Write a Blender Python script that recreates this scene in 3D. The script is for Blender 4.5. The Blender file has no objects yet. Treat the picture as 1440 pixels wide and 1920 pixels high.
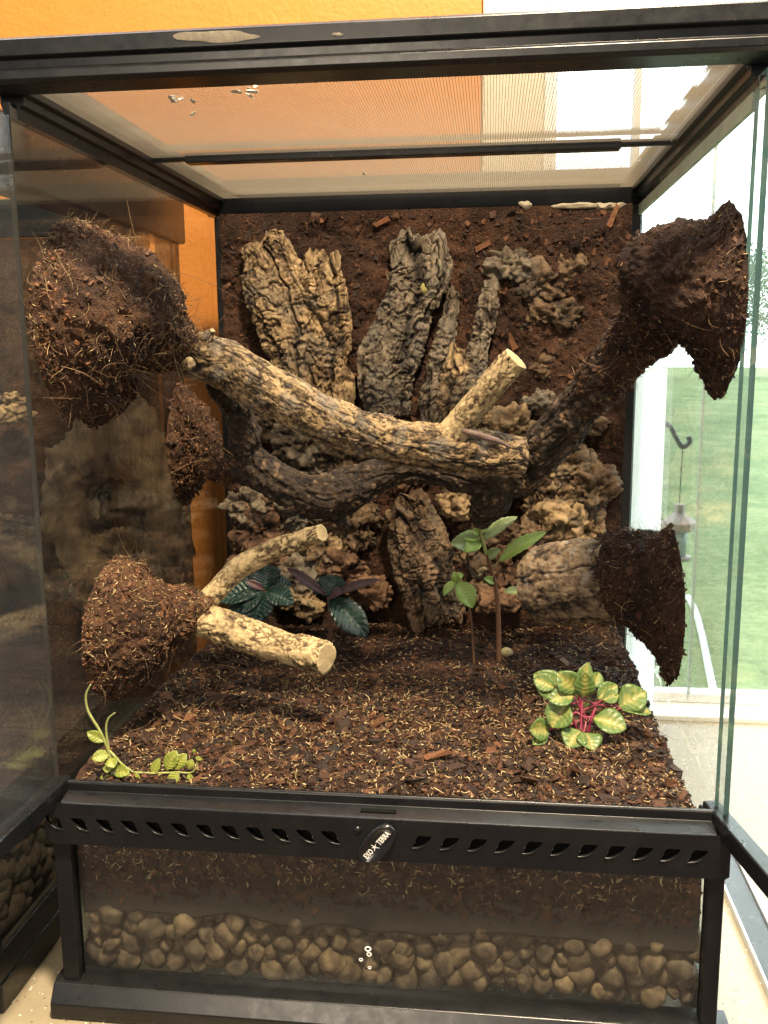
import bpy, math, random
import numpy as np
from mathutils import Vector, Matrix
random.seed(7); RNG = np.random.default_rng(7)
sc = bpy.context.scene
COL = sc.collection
R = math.radians
# one Blender unit is one centimetre
sc.unit_settings.system = 'METRIC'; sc.unit_settings.scale_length = 0.01

# ------------------------------------------------------------------ camera
CP = np.array([7.187, -55.734, 45.877]); YAW, PIT, ROL, FPX = -0.116, -0.173, -0.009, 1718.57
def cam_axes():
    cy, sy, cp, sp = math.cos(YAW), math.sin(YAW), math.cos(PIT), math.sin(PIT)
    f = np.array([sy*cp, cy*cp, sp]); r = np.array([cy, -sy, 0]); u = np.cross(r, f)
    c, s = math.cos(ROL), math.sin(ROL)
    return c*r+s*u, -s*r+c*u, f
CR, CU, CF = cam_axes()
cd = bpy.data.cameras.new("camera"); cam = bpy.data.objects.new("camera", cd); COL.objects.link(cam)
cam.matrix_world = Matrix(((CR[0], CU[0], -CF[0], CP[0]), (CR[1], CU[1], -CF[1], CP[1]), (CR[2], CU[2], -CF[2], CP[2]), (0, 0, 0, 1)))
cd.sensor_fit = 'HORIZONTAL'; cd.sensor_width = 36; cd.lens = FPX/1440*36
cd.clip_start = 1; cd.clip_end = 30000
sc.camera = cam
def at(px, py, val, ax=1):
    """the place in the room where the sight line through a photo pixel meets a plane"""
    d = CR*((px-720)/FPX) - CU*((py-960)/FPX) + CF
    return CP + d*((val-CP[ax])/d[ax])
def px_cm(P, n):
    return n*float(np.dot(np.asarray(P)-CP, CF))/FPX

# ------------------------------------------------------------------ world, lamps, exposure
wd = bpy.data.worlds.new("World"); sc.world = wd; wd.use_nodes = True
bg = wd.node_tree.nodes['Background']; bg.inputs[0].default_value = (0.78, 0.88, 1.0, 1); bg.inputs[1].default_value = 0.20
def lamp(name, loc, target, size, power, color):
    ld = bpy.data.lights.new(name, 'AREA'); ld.shape = 'DISK'; ld.size = size; ld.energy = power; ld.color = color
    o = bpy.data.objects.new(name, ld); COL.objects.link(o); o.location = loc
    o.rotation_euler = (Vector(target)-Vector(loc)).to_track_quat('-Z', 'Y').to_euler(); return o
lamp("ceiling_lamp", (24, -52, 172), (0, 20, 25), 17, 820000, (1.0, 0.81, 0.56))
lamp("room_lamp", (-85, 6, 190), (-20, 60, 60), 40, 66000, (1.0, 0.80, 0.52))
lamp("front_fill_lamp", (-30, -190, 95), (0, 0, 20), 70, 165000, (1.0, 0.84, 0.64))  # unseen fill lamp, added to brighten the front
SKY_STRENGTH = 7.0
sc.view_settings.view_transform = 'Standard'; sc.view_settings.look = 'None'
sc.view_settings.exposure = 0.22; sc.view_settings.gamma = 1.0
sc.cycles.use_denoising = True
sc.cycles.max_bounces = 10; sc.cycles.transparent_max_bounces = 24
sc.cycles.diffuse_bounces = 3; sc.cycles.glossy_bounces = 5
sc.cycles.sample_clamp_indirect = 6

# ------------------------------------------------------------------ numpy noise
def _h(i, j, k, s):
    n = (i*374761393 + j*668265263 + k*2147483647 + s*974634777) & 0xFFFFFFFF
    n = ((n ^ (n >> 13))*1274126177) & 0xFFFFFFFF
    n = ((n ^ (n >> 16))*2246822519) & 0xFFFFFFFF
    return ((n ^ (n >> 15)) & 0xFFFFFF)/float(0xFFFFFF)
def vn(P, s=0):
    P = np.asarray(P, float); I = np.floor(P).astype(np.int64); f = P-I; f = f*f*(3-2*f)
    r = 0
    for a in (0, 1):
        for b in (0, 1):
            for c in (0, 1):
                w = (f[..., 0] if a else 1-f[..., 0])*(f[..., 1] if b else 1-f[..., 1])*(f[..., 2] if c else 1-f[..., 2])
                r = r + w*_h(I[..., 0]+a, I[..., 1]+b, I[..., 2]+c, s)
    return r*2-1
def fbm(P, o=4, s=0, g=.5):
    P = np.asarray(P, float); r = 0; a = 1; t = 0
    for i in range(o):
        r = r+a*vn(P*2**i+i*17.3, s+i); t += a; a *= g
    return r/t
def vor(P, s=0):
    """F1, F2 and a random id of the nearest cell"""
    P = np.asarray(P, float); I = np.floor(P).astype(np.int64)
    f1 = np.full(P.shape[:-1], 9.); f2 = f1.copy(); idd = f1.copy()
    for a in (-1, 0, 1):
        for b in (-1, 0, 1):
            for c in (-1, 0, 1):
                i, j, k = I[..., 0]+a, I[..., 1]+b, I[..., 2]+c
                d = np.sqrt((i+_h(i, j, k, s)-P[..., 0])**2+(j+_h(i, j, k, s+11)-P[..., 1])**2+(k+_h(i, j, k, s+23)-P[..., 2])**2)
                nr = d < f1
                f2 = np.where(nr, f1, np.minimum(f2, d)); idd = np.where(nr, _h(i, j, k, s+31), idd); f1 = np.where(nr, d, f1)
    return f1, f2, idd
def sm(a, b, x):
    t = np.clip((x-a)/(b-a), 0, 1); return t*t*(3-2*t)

# ------------------------------------------------------------------ object helpers
def tag(o, label=None, cat=None, group=None, kind=None):
    if label: o['label'] = label
    if cat: o['category'] = cat
    if group: o['group'] = group
    if kind: o['kind'] = kind
    return o
def thing(name, label, cat, loc=(0, 0, 0), group=None):
    o = bpy.data.objects.new(name, None); COL.objects.link(o); o.location = loc; o.empty_display_size = 2
    return tag(o, label, cat, group)
def link(name, me, parent=None):
    o = bpy.data.objects.new(name, me); COL.objects.link(o)
    if parent is not None:
        o.parent = parent
        q = parent; off = Vector((0, 0, 0))
        while q is not None: off += q.location; q = q.parent
        o.location = -off
    return o
def mesh(name, V, F, mat, tone=None, smooth=True, uv=None, mats=None, mi=None):
    V = np.asarray(V, np.float32); me = bpy.data.meshes.new(name)
    if isinstance(F, np.ndarray): Fs = [F]
    else: Fs = F
    if len(Fs) and not isinstance(Fs[0], np.ndarray):
        me.from_pydata([tuple(map(float, v)) for v in V], [], [tuple(map(int, f)) for f in Fs])
    else:
        Fs = [f for f in Fs if len(f)]
        cnt = np.concatenate([np.full(len(f), f.shape[1]) for f in Fs]); lo = np.concatenate([f.ravel() for f in Fs])
        me.vertices.add(len(V)); me.vertices.foreach_set('co', V.ravel())
        me.loops.add(len(lo)); me.loops.foreach_set('vertex_index', lo.astype(np.int32))
        me.polygons.add(len(cnt)); st = np.concatenate([[0], np.cumsum(cnt)[:-1]])
        me.polygons.foreach_set('loop_start', st.astype(np.int32)); me.polygons.foreach_set('loop_total', cnt.astype(np.int32))
        me.update(calc_edges=True)
    me.polygons.foreach_set('use_smooth', np.full(len(me.polygons), smooth))
    if tone is not None:
        a = me.attributes.new('tone', 'FLOAT', 'POINT'); a.data.foreach_set('value', np.asarray(tone, np.float32))
    if uv is not None:
        a = me.attributes.new('luv', 'FLOAT_VECTOR', 'POINT'); a.data.foreach_set('vector', np.asarray(uv, np.float32).ravel())
    for m in ([mat] if mats is None else mats): me.materials.append(m)
    if mi is not None: me.polygons.foreach_set('material_index', np.asarray(mi, np.int32))
    me.validate(); me.update(); return me
def put(name, V, F, mat, parent=None, **k):
    return link(name, mesh(name, V, F, mat, **k), parent)
BOXF = np.array([[0, 3, 2, 1], [4, 5, 6, 7], [0, 1, 5, 4], [1, 2, 6, 5], [2, 3, 7, 6], [3, 0, 4, 7]])
def boxv(a, b):
    (x0, y0, z0), (x1, y1, z1) = a, b
    return np.array([[x0, y0, z0], [x1, y0, z0], [x1, y1, z0], [x0, y1, z0], [x0, y0, z1], [x1, y0, z1], [x1, y1, z1], [x0, y1, z1]], float)
def box(name, a, b, mat, parent=None, bev=0.0, mats=None, mi=None):
    o = put(name, boxv(a, b), BOXF, mat, parent, smooth=False, mats=mats, mi=mi)
    if bev:
        m = o.modifiers.new('bevel', 'BEVEL'); m.width = bev; m.segments = 2; m.limit_method = 'ANGLE'
        for p in o.data.polygons: p.use_smooth = True
        m.harden_normals = True
    return o
def extrude(name, prof, axis, a, b, mat, parent=None, bev=0.0, ins=0):
    """prism: 2-D profile swept along 'x' (profile y,z) or 'y' (profile x,z)"""
    n = len(prof); V = []
    for t in (a, b):
        for (u, w) in prof: V.append((t, u, w) if axis == 'x' else (u, t, w))
    F = [tuple(range(n))[::-1], tuple(range(n, 2*n))] + [(i, (i+1) % n, n+(i+1) % n, n+i) for i in range(n)]
    o = put(name, V, F, mat, parent, smooth=False)
    import bmesh
    bm = bmesh.new(); bm.from_mesh(o.data); bmesh.ops.recalc_face_normals(bm, faces=bm.faces); bm.to_mesh(o.data); bm.free()
    if bev:
        m = o.modifiers.new('bevel', 'BEVEL'); m.width = bev; m.segments = 2; m.limit_method = 'ANGLE'; m.angle_limit = R(25)
        for p in o.data.polygons: p.use_smooth = True
        m.harden_normals = True
    return o
def crom(P, n):
    P = np.asarray(P, float); k = len(P)
    Q = np.vstack([2*P[0]-P[1], P, 2*P[-1]-P[-2]])
    u = np.linspace(0, k-1, n); i = np.minimum(u.astype(int), k-2); t = (u-i)[:, None]
    a, b, c, d = Q[i], Q[i+1], Q[i+2], Q[i+3]
    return .5*((2*b)+(-a+c)*t+(2*a-5*b+4*c-d)*t*t+(-a+3*b-3*c+d)*t**3)
def sweep(pts, rad, nl, na, disp=None, ref=None, caps=(1, 1), cap_noise=.08, t0=None):
    """tube through pts; rad rows (across, depth). Returns V, F(list), tone, capmask"""
    C = crom(pts, nl); rad = np.asarray(rad, float)
    if rad.ndim == 1: rad = np.stack([rad, rad], 1)
    A = crom(rad, nl)
    T = np.gradient(C, axis=0); T /= np.linalg.norm(T, axis=1)[:, None]
    if t0 is not None:                                        # leave the wall square to it
        ss = np.concatenate([[0], np.cumsum(np.linalg.norm(np.diff(C, axis=0), axis=1))]); w0 = (1-sm(.6, 5.0, ss))[:, None]
        T = T*(1-w0)+np.asarray(t0, float)[None]*w0; T /= np.linalg.norm(T, axis=1)[:, None]
    if ref is None:
        N = np.zeros_like(C); v = np.array([0, 1., 0.1]); v -= T[0]*v.dot(T[0]); N[0] = v/np.linalg.norm(v)
        for i in range(1, nl):
            v = N[i-1]-T[i]*N[i-1].dot(T[i]); N[i] = v/np.linalg.norm(v)
    else:
        N = np.asarray(ref, float)[None]-T*(T@np.asarray(ref, float))[:, None]; N /= np.linalg.norm(N, axis=1)[:, None]
    B = np.cross(T, N)
    th = np.linspace(0, 2*np.pi, na, endpoint=False)
    co, si = np.cos(th), np.sin(th)
    D = B[:, None]*co[None, :, None]*A[:, 0][:, None, None]+N[:, None]*si[None, :, None]*A[:, 1][:, None, None]
    V = C[:, None]+D
    s = np.concatenate([[0], np.cumsum(np.linalg.norm(np.diff(C, axis=0), axis=1))])
    nd = B[:, None]*(co[None, :, None]/np.maximum(A[:, 0], .05)[:, None, None])+N[:, None]*(si[None, :, None]/np.maximum(A[:, 1], .05)[:, None, None])
    nd /= np.linalg.norm(nd, axis=2)[..., None]
    tone = np.full((nl, na), .5)
    if disp is not None:
        off, tone = disp(np.repeat(s[:, None], na, 1), np.repeat(th[None], nl, 0), V, A)
        V = V+nd*off[..., None]
    idx = np.arange(nl*na).reshape(nl, na); nx = np.roll(idx, -1, 1)
    F = np.stack([idx[:-1], nx[:-1], nx[1:], idx[1:]], -1).reshape(-1, 4)
    Vs = [V.reshape(-1, 3)]; tn = [tone.ravel()]; base = nl*na; Fs = [F]
    for e, fl in ((0, caps[0]), (nl-1, caps[1])):
        if not fl: continue
        prev = idx[e]; ctr = V[e].mean(0)
        for kk, q in enumerate((.82, .55, .28)):
            ring = ctr+(V[e]-ctr)*q
            ring = ring+(T[e]*(1 if e else -1))[None]*(cap_noise*vn(ring*2.3, 5))[:, None]
            Vs.append(ring); tn.append(np.full(na, 2.0)); cur = np.arange(base, base+na); base += na
            f = np.stack([prev, np.roll(prev, -1), np.roll(cur, -1), cur], -1)
            Fs.append(f if e else f[:, ::-1]); prev = cur
            f = f
        Vs.append(ctr[None]); tn.append([2.0]); f = np.stack([prev, np.roll(prev, -1), np.full(na, base)], -1); base += 1
        Fs.append(f if e else f[:, ::-1])
    return np.vstack(Vs), [f[:, ::-1].copy() for f in Fs], np.concatenate(tn)
def rotm(n):
    """n random rotation matrices"""
    q = RNG.normal(size=(n, 4)); q /= np.linalg.norm(q, axis=1)[:, None]; w, x, y, z = q.T
    return np.stack([1-2*(y*y+z*z), 2*(x*y-z*w), 2*(x*z+y*w), 2*(x*y+z*w), 1-2*(x*x+z*z), 2*(y*z-x*w), 2*(x*z-y*w), 2*(y*z+x*w), 1-2*(x*x+y*y)], -1).reshape(n, 3, 3)
def frames(Nrm):
    """rotation whose z follows Nrm, spun at random, tilted a little"""
    n = len(Nrm); Z = Nrm+RNG.normal(size=(n, 3))*.35; Z /= np.linalg.norm(Z, axis=1)[:, None]
    X = RNG.normal(size=(n, 3)); X -= Z*(X*Z).sum(1)[:, None]; X /= np.linalg.norm(X, axis=1)[:, None]
    Y = np.cross(Z, X); return np.stack([X, Y, Z], -1)
def flakes(P, Nrm, size, thick=.22, aspect=(.35, .9)):
    """irregular eight-cornered chips lying on a surface"""
    n = len(P); b = boxv((-.5, -.5, -.5), (.5, .5, .5))
    L = np.repeat(b[None], n, 0)+RNG.normal(size=(n, 8, 3))*.17
    L[..., 1] *= RNG.uniform(*aspect, (n, 1)); L[..., 2] *= thick
    L *= np.asarray(size)[:, None, None]
    V = np.einsum('nij,nkj->nki', frames(Nrm), L)+P[:, None]
    F = (BOXF[None]+8*np.arange(n)[:, None, None]).reshape(-1, 4)
    t = np.repeat(RNG.uniform(0, 1, n), 8)
    return V.reshape(-1, 3), F, t
def curls(P, Nrm, length, r, bend=.6, seg=4, lift=.0):
    """thin curved strands lying on a surface"""
    n = len(P); u = np.linspace(-.5, .5, seg+1); ang = np.arange(3)*2*np.pi/3
    bd = RNG.normal(size=(n, 1))*bend; bz = np.abs(RNG.normal(size=(n, 1)))*lift
    c = np.stack([np.repeat(u[None], n, 0), bd*(u*u-.1)[None]*2+RNG.normal(size=(n, 1))*(u**3)[None]*2*bend, bz*(u+.5)[None]**2*1.5], -1)*np.asarray(length)[:, None, None]
    w = (1-(2*u)**2*.7)
    ring = np.stack([np.zeros(3), np.cos(ang), np.sin(ang)], -1)
    L = c[:, :, None]+ring[None, None]*(np.asarray(r)[:, None, None, None]*w[None, :, None, None])
    V = np.einsum('nij,nskj->nski', frames(Nrm), L)+P[:, None, None]
    i = np.arange(3*(seg+1)).reshape(seg+1, 3); j = np.roll(i, -1, 1)
    f = np.stack([i[:-1], j[:-1], j[1:], i[1:]], -1).reshape(-1, 4)
    F = (f[None]+3*(seg+1)*np.arange(n)[:, None, None]).reshape(-1, 4)
    t = np.repeat(RNG.uniform(0, 1, n), 3*(seg+1))
    return V.reshape(-1, 3), F, t
def tri_normals(me):
    n = len(me.vertices); N = np.zeros(n*3, np.float32); V = np.zeros(n*3, np.float32)
    me.vertices.foreach_get('co', V); me.vertices.foreach_get('normal', N)
    return V.reshape(-1, 3).astype(float), N.reshape(-1, 3).astype(float)

# ------------------------------------------------------------------ materials
def nodes(name):
    m = bpy.data.materials.new(name); m.use_nodes = True; nt = m.node_tree
    b = nt.nodes['Principled BSDF']; return m, nt, b
def ramp(nt, fac, stops):
    r = nt.nodes.new('ShaderNodeValToRGB'); e = r.color_ramp.elements
    while len(e) < len(stops): e.new(.5)
    for x, (p, c) in zip(e, stops): x.position = p; x.color = (*c, 1)
    nt.links.new(fac, r.inputs[0]); return r.outputs[0]
def noise(nt, scale, detail=4, rough=.6, vec=None, out='Fac', dist=0):
    n = nt.nodes.new('ShaderNodeTexNoise'); n.inputs['Scale'].default_value = scale; n.inputs['Detail'].default_value = detail
    n.inputs['Roughness'].default_value = rough; n.inputs['Distortion'].default_value = dist
    if vec is None:
        g = nt.nodes.new('ShaderNodeNewGeometry'); vec = g.outputs['Position']
    nt.links.new(vec, n.inputs['Vector']); return n.outputs[out]
def vorn(nt, scale, feature='F1', out='Distance', vec=None):
    n = nt.nodes.new('ShaderNodeTexVoronoi'); n.feature = feature; n.inputs['Scale'].default_value = scale
    if vec is None:
        g = nt.nodes.new('ShaderNodeNewGeometry'); vec = g.outputs['Position']
    nt.links.new(vec, n.inputs['Vector']); return n.outputs[out]
def math_(nt, op, a, b=None, c=None):
    n = nt.nodes.new('ShaderNodeMath'); n.operation = op
    for i, x in enumerate((a, b, c)):
        if x is None: continue
        if isinstance(x, (int, float)): n.inputs[i].default_value = x
        else: nt.links.new(x, n.inputs[i])
    return n.outputs[0]
def mixc(nt, f, a, b, mode='MIX'):
    n = nt.nodes.new('ShaderNodeMix'); n.data_type = 'RGBA'; n.blend_type = mode
    for i, x in ((0, f), (6, a), (7, b)):
        if isinstance(x, (int, float)): n.inputs[i].default_value = x
        elif isinstance(x, tuple): n.inputs[i].default_value = (*x, 1)
        else: nt.links.new(x, n.inputs[i])
    return n.outputs[2]
def attr(nt, name, out='Fac'):
    a = nt.nodes.new('ShaderNodeAttribute'); a.attribute_name = name; return a.outputs[out]
def bump(nt, b, h, strength=.5, dist=.1):
    n = nt.nodes.new('ShaderNodeBump'); n.inputs['Strength'].default_value = strength; n.inputs['Distance'].default_value = dist
    nt.links.new(h, n.inputs['Height']); nt.links.new(n.outputs[0], b.inputs['Normal'])
def setb(b, rough=.5, spec=.5, **k):
    b.inputs['Roughness'].default_value = rough; b.inputs['Specular IOR Level'].default_value = spec
    for a, v in k.items(): b.inputs[a].default_value = v

def soil_mat(name, cols, speck=None, spk=.0, bs=.9, scale=1.0, spec=.25):
    m, nt, b = nodes(name)
    n1 = noise(nt, .55*scale, 6, .7); n2 = noise(nt, 5.0*scale, 5, .75)
    f = math_(nt, 'ADD', math_(nt, 'MULTIPLY', n1, .45), math_(nt, 'MULTIPLY', n2, .55))
    c = ramp(nt, f, [(.30, cols[0]), (.47, cols[1]), (.57, cols[2]), (.72, cols[3])])
    if speck:
        v = vorn(nt, 5.5*scale); k = vorn(nt, 5.5*scale, out='Color')
        sx = nt.nodes.new('ShaderNodeSeparateColor'); nt.links.new(k, sx.inputs[0])
        on = math_(nt, 'MULTIPLY', math_(nt, 'LESS_THAN', v, .22), math_(nt, 'GREATER_THAN', sx.outputs[0], 1-spk))
        c = mixc(nt, on, c, speck)
    damp = ramp(nt, noise(nt, .16*scale, 4, .65), [(.42, (.45, .42, .42)), (.58, (1.1, 1.05, 1.0))])
    c = mixc(nt, 1.0, c, damp, 'MULTIPLY')
    nt.links.new(c, b.inputs['Base Color']); setb(b, .8, spec)
    h = math_(nt, 'ADD', noise(nt, 9*scale, 6, .8), math_(nt, 'MULTIPLY', vorn(nt, 7*scale), .8))
    bump(nt, b, h, bs, .16); return m
SOIL = soil_mat('substrate_soil', [(.008, .004, .003), (.030, .014, .008), (.062, .028, .014), (.12, .058, .029)], (.40, .27, .13), .05)
MOUND = soil_mat('coir_soil', [(.020, .010, .006), (.060, .030, .016), (.105, .052, .026), (.20, .11, .055)], (.42, .28, .13), .10, scale=1.2)
MOUND_DK = soil_mat('dark_coir_soil', [(.010, .006, .004), (.034, .017, .010), (.060, .029, .016), (.12, .06, .03)], (.25, .16, .08), .05, scale=1.2)
WALLSOIL = soil_mat('pressed_coir', [(.012, .007, .005), (.040, .019, .011), (.070, .032, .017), (.115, .054, .028)], (.32, .18, .09), .04, scale=.9)

def bark_mat(name, ca, cb, cc, wood=(.52, .38, .20), grain=1.0, bs=.8, patch=None, pscale=.35, plo=.52, spec=.3):
    """ca crack, cb mid, cc crust; tone 2 marks sawn wood"""
    m, nt, b = nodes(name); t = attr(nt, 'tone')
    n1 = noise(nt, .9*grain, 5, .65); n2 = noise(nt, 6*grain, 5, .7)
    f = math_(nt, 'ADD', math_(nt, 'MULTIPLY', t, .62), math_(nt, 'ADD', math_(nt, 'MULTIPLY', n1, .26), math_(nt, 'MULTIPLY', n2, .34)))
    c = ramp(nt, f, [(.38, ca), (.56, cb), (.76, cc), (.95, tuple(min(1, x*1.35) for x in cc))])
    if patch:
        c = mixc(nt, ramp(nt, noise(nt, pscale, 4, .6), [(plo, (0, 0, 0)), (plo+.1, (1, 1, 1))]), c, mixc(nt, .48, c, patch))
    w = mixc(nt, noise(nt, 2.5, 5, .6), wood, tuple(x*.62 for x in wood))
    c = mixc(nt, math_(nt, 'GREATER_THAN', t, 1.5), c, w)
    nt.links.new(c, b.inputs['Base Color']); setb(b, .8, spec)
    h = math_(nt, 'ADD', noise(nt, 7*grain, 6, .75), math_(nt, 'MULTIPLY', noise(nt, 22*grain, 3, .6), .5))
    bump(nt, b, h, bs, .10); return m
BR_MAIN = bark_mat('ridged_branch_bark', (.016, .010, .007), (.105, .070, .038), (.35, .245, .125), patch=(.21, .19, .16), pscale=.5)
BR_PALE = bark_mat('pale_branch_bark', (.035, .022, .012), (.17, .118, .062), (.45, .34, .18))
BR_DARK = bark_mat('dark_vine_bark', (.012, .008, .006), (.036, .024, .016), (.085, .058, .038), patch=(.36, .22, .10), pscale=1.1, plo=.60)
CORK_TAN = bark_mat('tan_cork', (.022, .013, .008), (.135, .086, .044), (.34, .235, .122), grain=.9, bs=1.0, patch=(.13, .115, .09), pscale=.3, plo=.5)
CORK_GREY = bark_mat('grey_cork', (.018, .013, .010), (.085, .064, .043), (.20, .157, .108), grain=.9, bs=1.0, patch=(.115, .105, .088), pscale=.35, plo=.5)
CORK_BROWN = bark_mat('brown_cork', (.014, .009, .006), (.066, .040, .022), (.160, .105, .060), grain=.9, bs=1.0, patch=(.09, .078, .06), pscale=.4, plo=.52)
CORK_RED = bark_mat('reddish_cork', (.014, .008, .005), (.072, .036, .020), (.165, .094, .052), grain=.9, bs=1.0)
STUB = bark_mat('stub_cork', (.024, .016, .011), (.12, .078, .046), (.26, .185, .112), patch=(.30, .275, .235), pscale=1.3, plo=.56, wood=(.24, .14, .07), grain=1.4)

def chip_mat(name, stops, rough=.75):
    m, nt, b = nodes(name); c = ramp(nt, attr(nt, 'tone'), stops)
    c = mixc(nt, .6, c, ramp(nt, noise(nt, 6, 4, .7), [(.3, (.35, .35, .35)), (.7, (1.15, 1.1, 1.05))]), 'MULTIPLY')
    nt.links.new(c, b.inputs['Base Color']); setb(b, rough, .3); bump(nt, b, noise(nt, 14, 4, .7), .5, .05); return m
CHIPS = chip_mat('wood_chips', [(0, (.012, .008, .006)), (.40, (.030, .014, .008)), (.70, (.080, .034, .015)), (.90, (.17, .072, .030)), (1, (.34, .17, .075))])
PALE = chip_mat('pale_bits', [(0, (.17, .105, .045)), (.45, (.40, .28, .13)), (1, (.66, .52, .30))])
FIBRE = chip_mat('coir_fibres', [(0, (.05, .025, .012)), (.5, (.16, .085, .04)), (1, (.46, .31, .16))])

def plain(name, col, rough=.5, spec=.5, var=.12, bs=0, scale=3, metal=0):
    m, nt, b = nodes(name)
    c = mixc(nt, noise(nt, scale, 4, .6), tuple(x*(1-var) for x in col), tuple(min(1, x*(1+var)) for x in col))
    nt.links.new(c, b.inputs['Base Color']); setb(b, rough, spec, Metallic=metal)
    if bs: bump(nt, b, noise(nt, scale*6, 4, .6), bs, .05)
    return m
def plastic():
    m, nt, b = nodes('black_plastic')
    d = ramp(nt, noise(nt, .35, 6, .75), [(.45, (0, 0, 0)), (.85, (1, 1, 1))])
    sp = math_(nt, 'LESS_THAN', vorn(nt, 1.6), .045)
    c = mixc(nt, math_(nt, 'MULTIPLY', d, .5), (.0045, .0050, .0060), (.018, .017, .016))
    c = mixc(nt, math_(nt, 'MULTIPLY', sp, .5), c, (.16, .14, .11))
    nt.links.new(c, b.inputs['Base Color'])
    nt.links.new(math_(nt, 'ADD', math_(nt, 'MULTIPLY', noise(nt, 1.1, 5, .7), .30), .16), b.inputs['Roughness'])
    b.inputs['Specular IOR Level'].default_value = .5
    bump(nt, b, noise(nt, 16, 2, .5), .06, .03); return m
BLACK = plastic()
SEAL = plain('black_sealant', (.010, .010, .010), .45, .4, .3, .3, 2)
DARKHOLE = plain('black_inner', (.004, .004, .004), .9, .1)

def glass(name, tint=(.96, .985, .97), dust=.02, gloss=1.0, dscale=.12, dustcol=(.8, .8, .78), lo=.45):
    m = bpy.data.materials.new(name); m.use_nodes = True; nt = m.node_tree
    nt.nodes.remove(nt.nodes['Principled BSDF']); out = nt.nodes['Material Output']
    lw = nt.nodes.new('ShaderNodeLayerWeight'); lw.inputs[0].default_value = .5
    f = math_(nt, 'ADD', math_(nt, 'MULTIPLY', math_(nt, 'POWER', lw.outputs['Facing'], 5.0), .95), .042)
    f = math_(nt, 'MULTIPLY', f, gloss)
    tr = nt.nodes.new('ShaderNodeBsdfTransparent'); tr.inputs[0].default_value = (*tint, 1)
    gl = nt.nodes.new('ShaderNodeBsdfGlossy'); gl.inputs['Roughness'].default_value = .012; gl.inputs[0].default_value = (1, 1, 1, 1)
    m1 = nt.nodes.new('ShaderNodeMixShader'); nt.links.new(f, m1.inputs[0]); nt.links.new(tr.outputs[0], m1.inputs[1]); nt.links.new(gl.outputs[0], m1.inputs[2])
    df = nt.nodes.new('ShaderNodeBsdfDiffuse'); df.inputs[0].default_value = (*dustcol, 1)
    tl = nt.nodes.new('ShaderNodeBsdfTranslucent'); tl.inputs[0].default_value = (*dustcol, 1)
    m0 = nt.nodes.new('ShaderNodeMixShader'); m0.inputs[0].default_value = .5
    nt.links.new(df.outputs[0], m0.inputs[1]); nt.links.new(tl.outputs[0], m0.inputs[2])
    d = ramp(nt, noise(nt, dscale, 6, .7, dist=1.2), [(lo-.15, (.45, .45, .45)), (lo+.3, (1, 1, 1))])
    sp = math_(nt, 'LESS_THAN', vorn(nt, .9), .035)
    d = math_(nt, 'ADD', math_(nt, 'MULTIPLY', d, dust), math_(nt, 'MULTIPLY', sp, min(.35, dust*6)))
    m2 = nt.nodes.new('ShaderNodeMixShader'); nt.links.new(d, m2.inputs[0]); nt.links.new(m1.outputs[0], m2.inputs[1]); nt.links.new(m0.outputs[0], m2.inputs[2])
    nt.links.new(m2.outputs[0], out.inputs[0]); return m
G_SIDE = glass('side_glass', dust=.004)
G_RIGHT = glass('right_side_glass', (.972, .990, .984), dust=.024, lo=.5)  # dust and smears, thickened to paint in the milky window glare
G_DOOR = glass('door_glass', (.972, .989, .980), dust=.024, lo=.5)  # dust here also carries the painted glare veil
G_FRONT = glass('front_glass', dust=.009, lo=.45, dscale=.09)
G_WIN = glass('window_glass', (.95, .985, .975), dust=.01)
G_EDGE = plain('green_glass_edge', (.09, .19, .165), .15, .6, .3, 0, .6)
G_EDGE_DK = plain('brown_glass_edge', (.03, .027, .022), .2, .6, .3, 0, .6)

def orange_wall():
    m, nt, b = nodes('orange_paint')
    c = mixc(nt, noise(nt, .05, 5, .6), (.54, .195, .036), (.47, .167, .030))
    nt.links.new(c, b.inputs['Base Color']); setb(b, .55, .3)
    bump(nt, b, math_(nt, 'ADD', noise(nt, 1.6, 5, .65), math_(nt, 'MULTIPLY', noise(nt, .22, 4, .6), 2.0)), .5, .2); return m
ORANGE = orange_wall()
TRIM = plain('cream_trim', (.62, .55, .42), .5, .4, .05, .1, .4)
WHITE = plain('white_paint', (.82, .83, .82), .4, .4, .04, .05, .4)
def counter_mat():
    m, nt, b = nodes('speckled_counter')
    v = vorn(nt, 3.4); k = vorn(nt, 3.4, out='Color'); sx = nt.nodes.new('ShaderNodeSeparateColor'); nt.links.new(k, sx.inputs[0])
    base = mixc(nt, noise(nt, 1.4, 6, .7), (.23, .19, .12), (.34, .29, .20))
    on = math_(nt, 'MULTIPLY', math_(nt, 'LESS_THAN', v, .3), math_(nt, 'GREATER_THAN', sx.outputs[0], .8))
    c = mixc(nt, math_(nt, 'MULTIPLY', on, .8), base, mixc(nt, math_(nt, 'GREATER_THAN', sx.outputs[1], .5), (.10, .075, .05), (.85, .82, .74)))
    nt.links.new(c, b.inputs['Base Color']); setb(b, .3, .5); return m
COUNTER = counter_mat()

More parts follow.
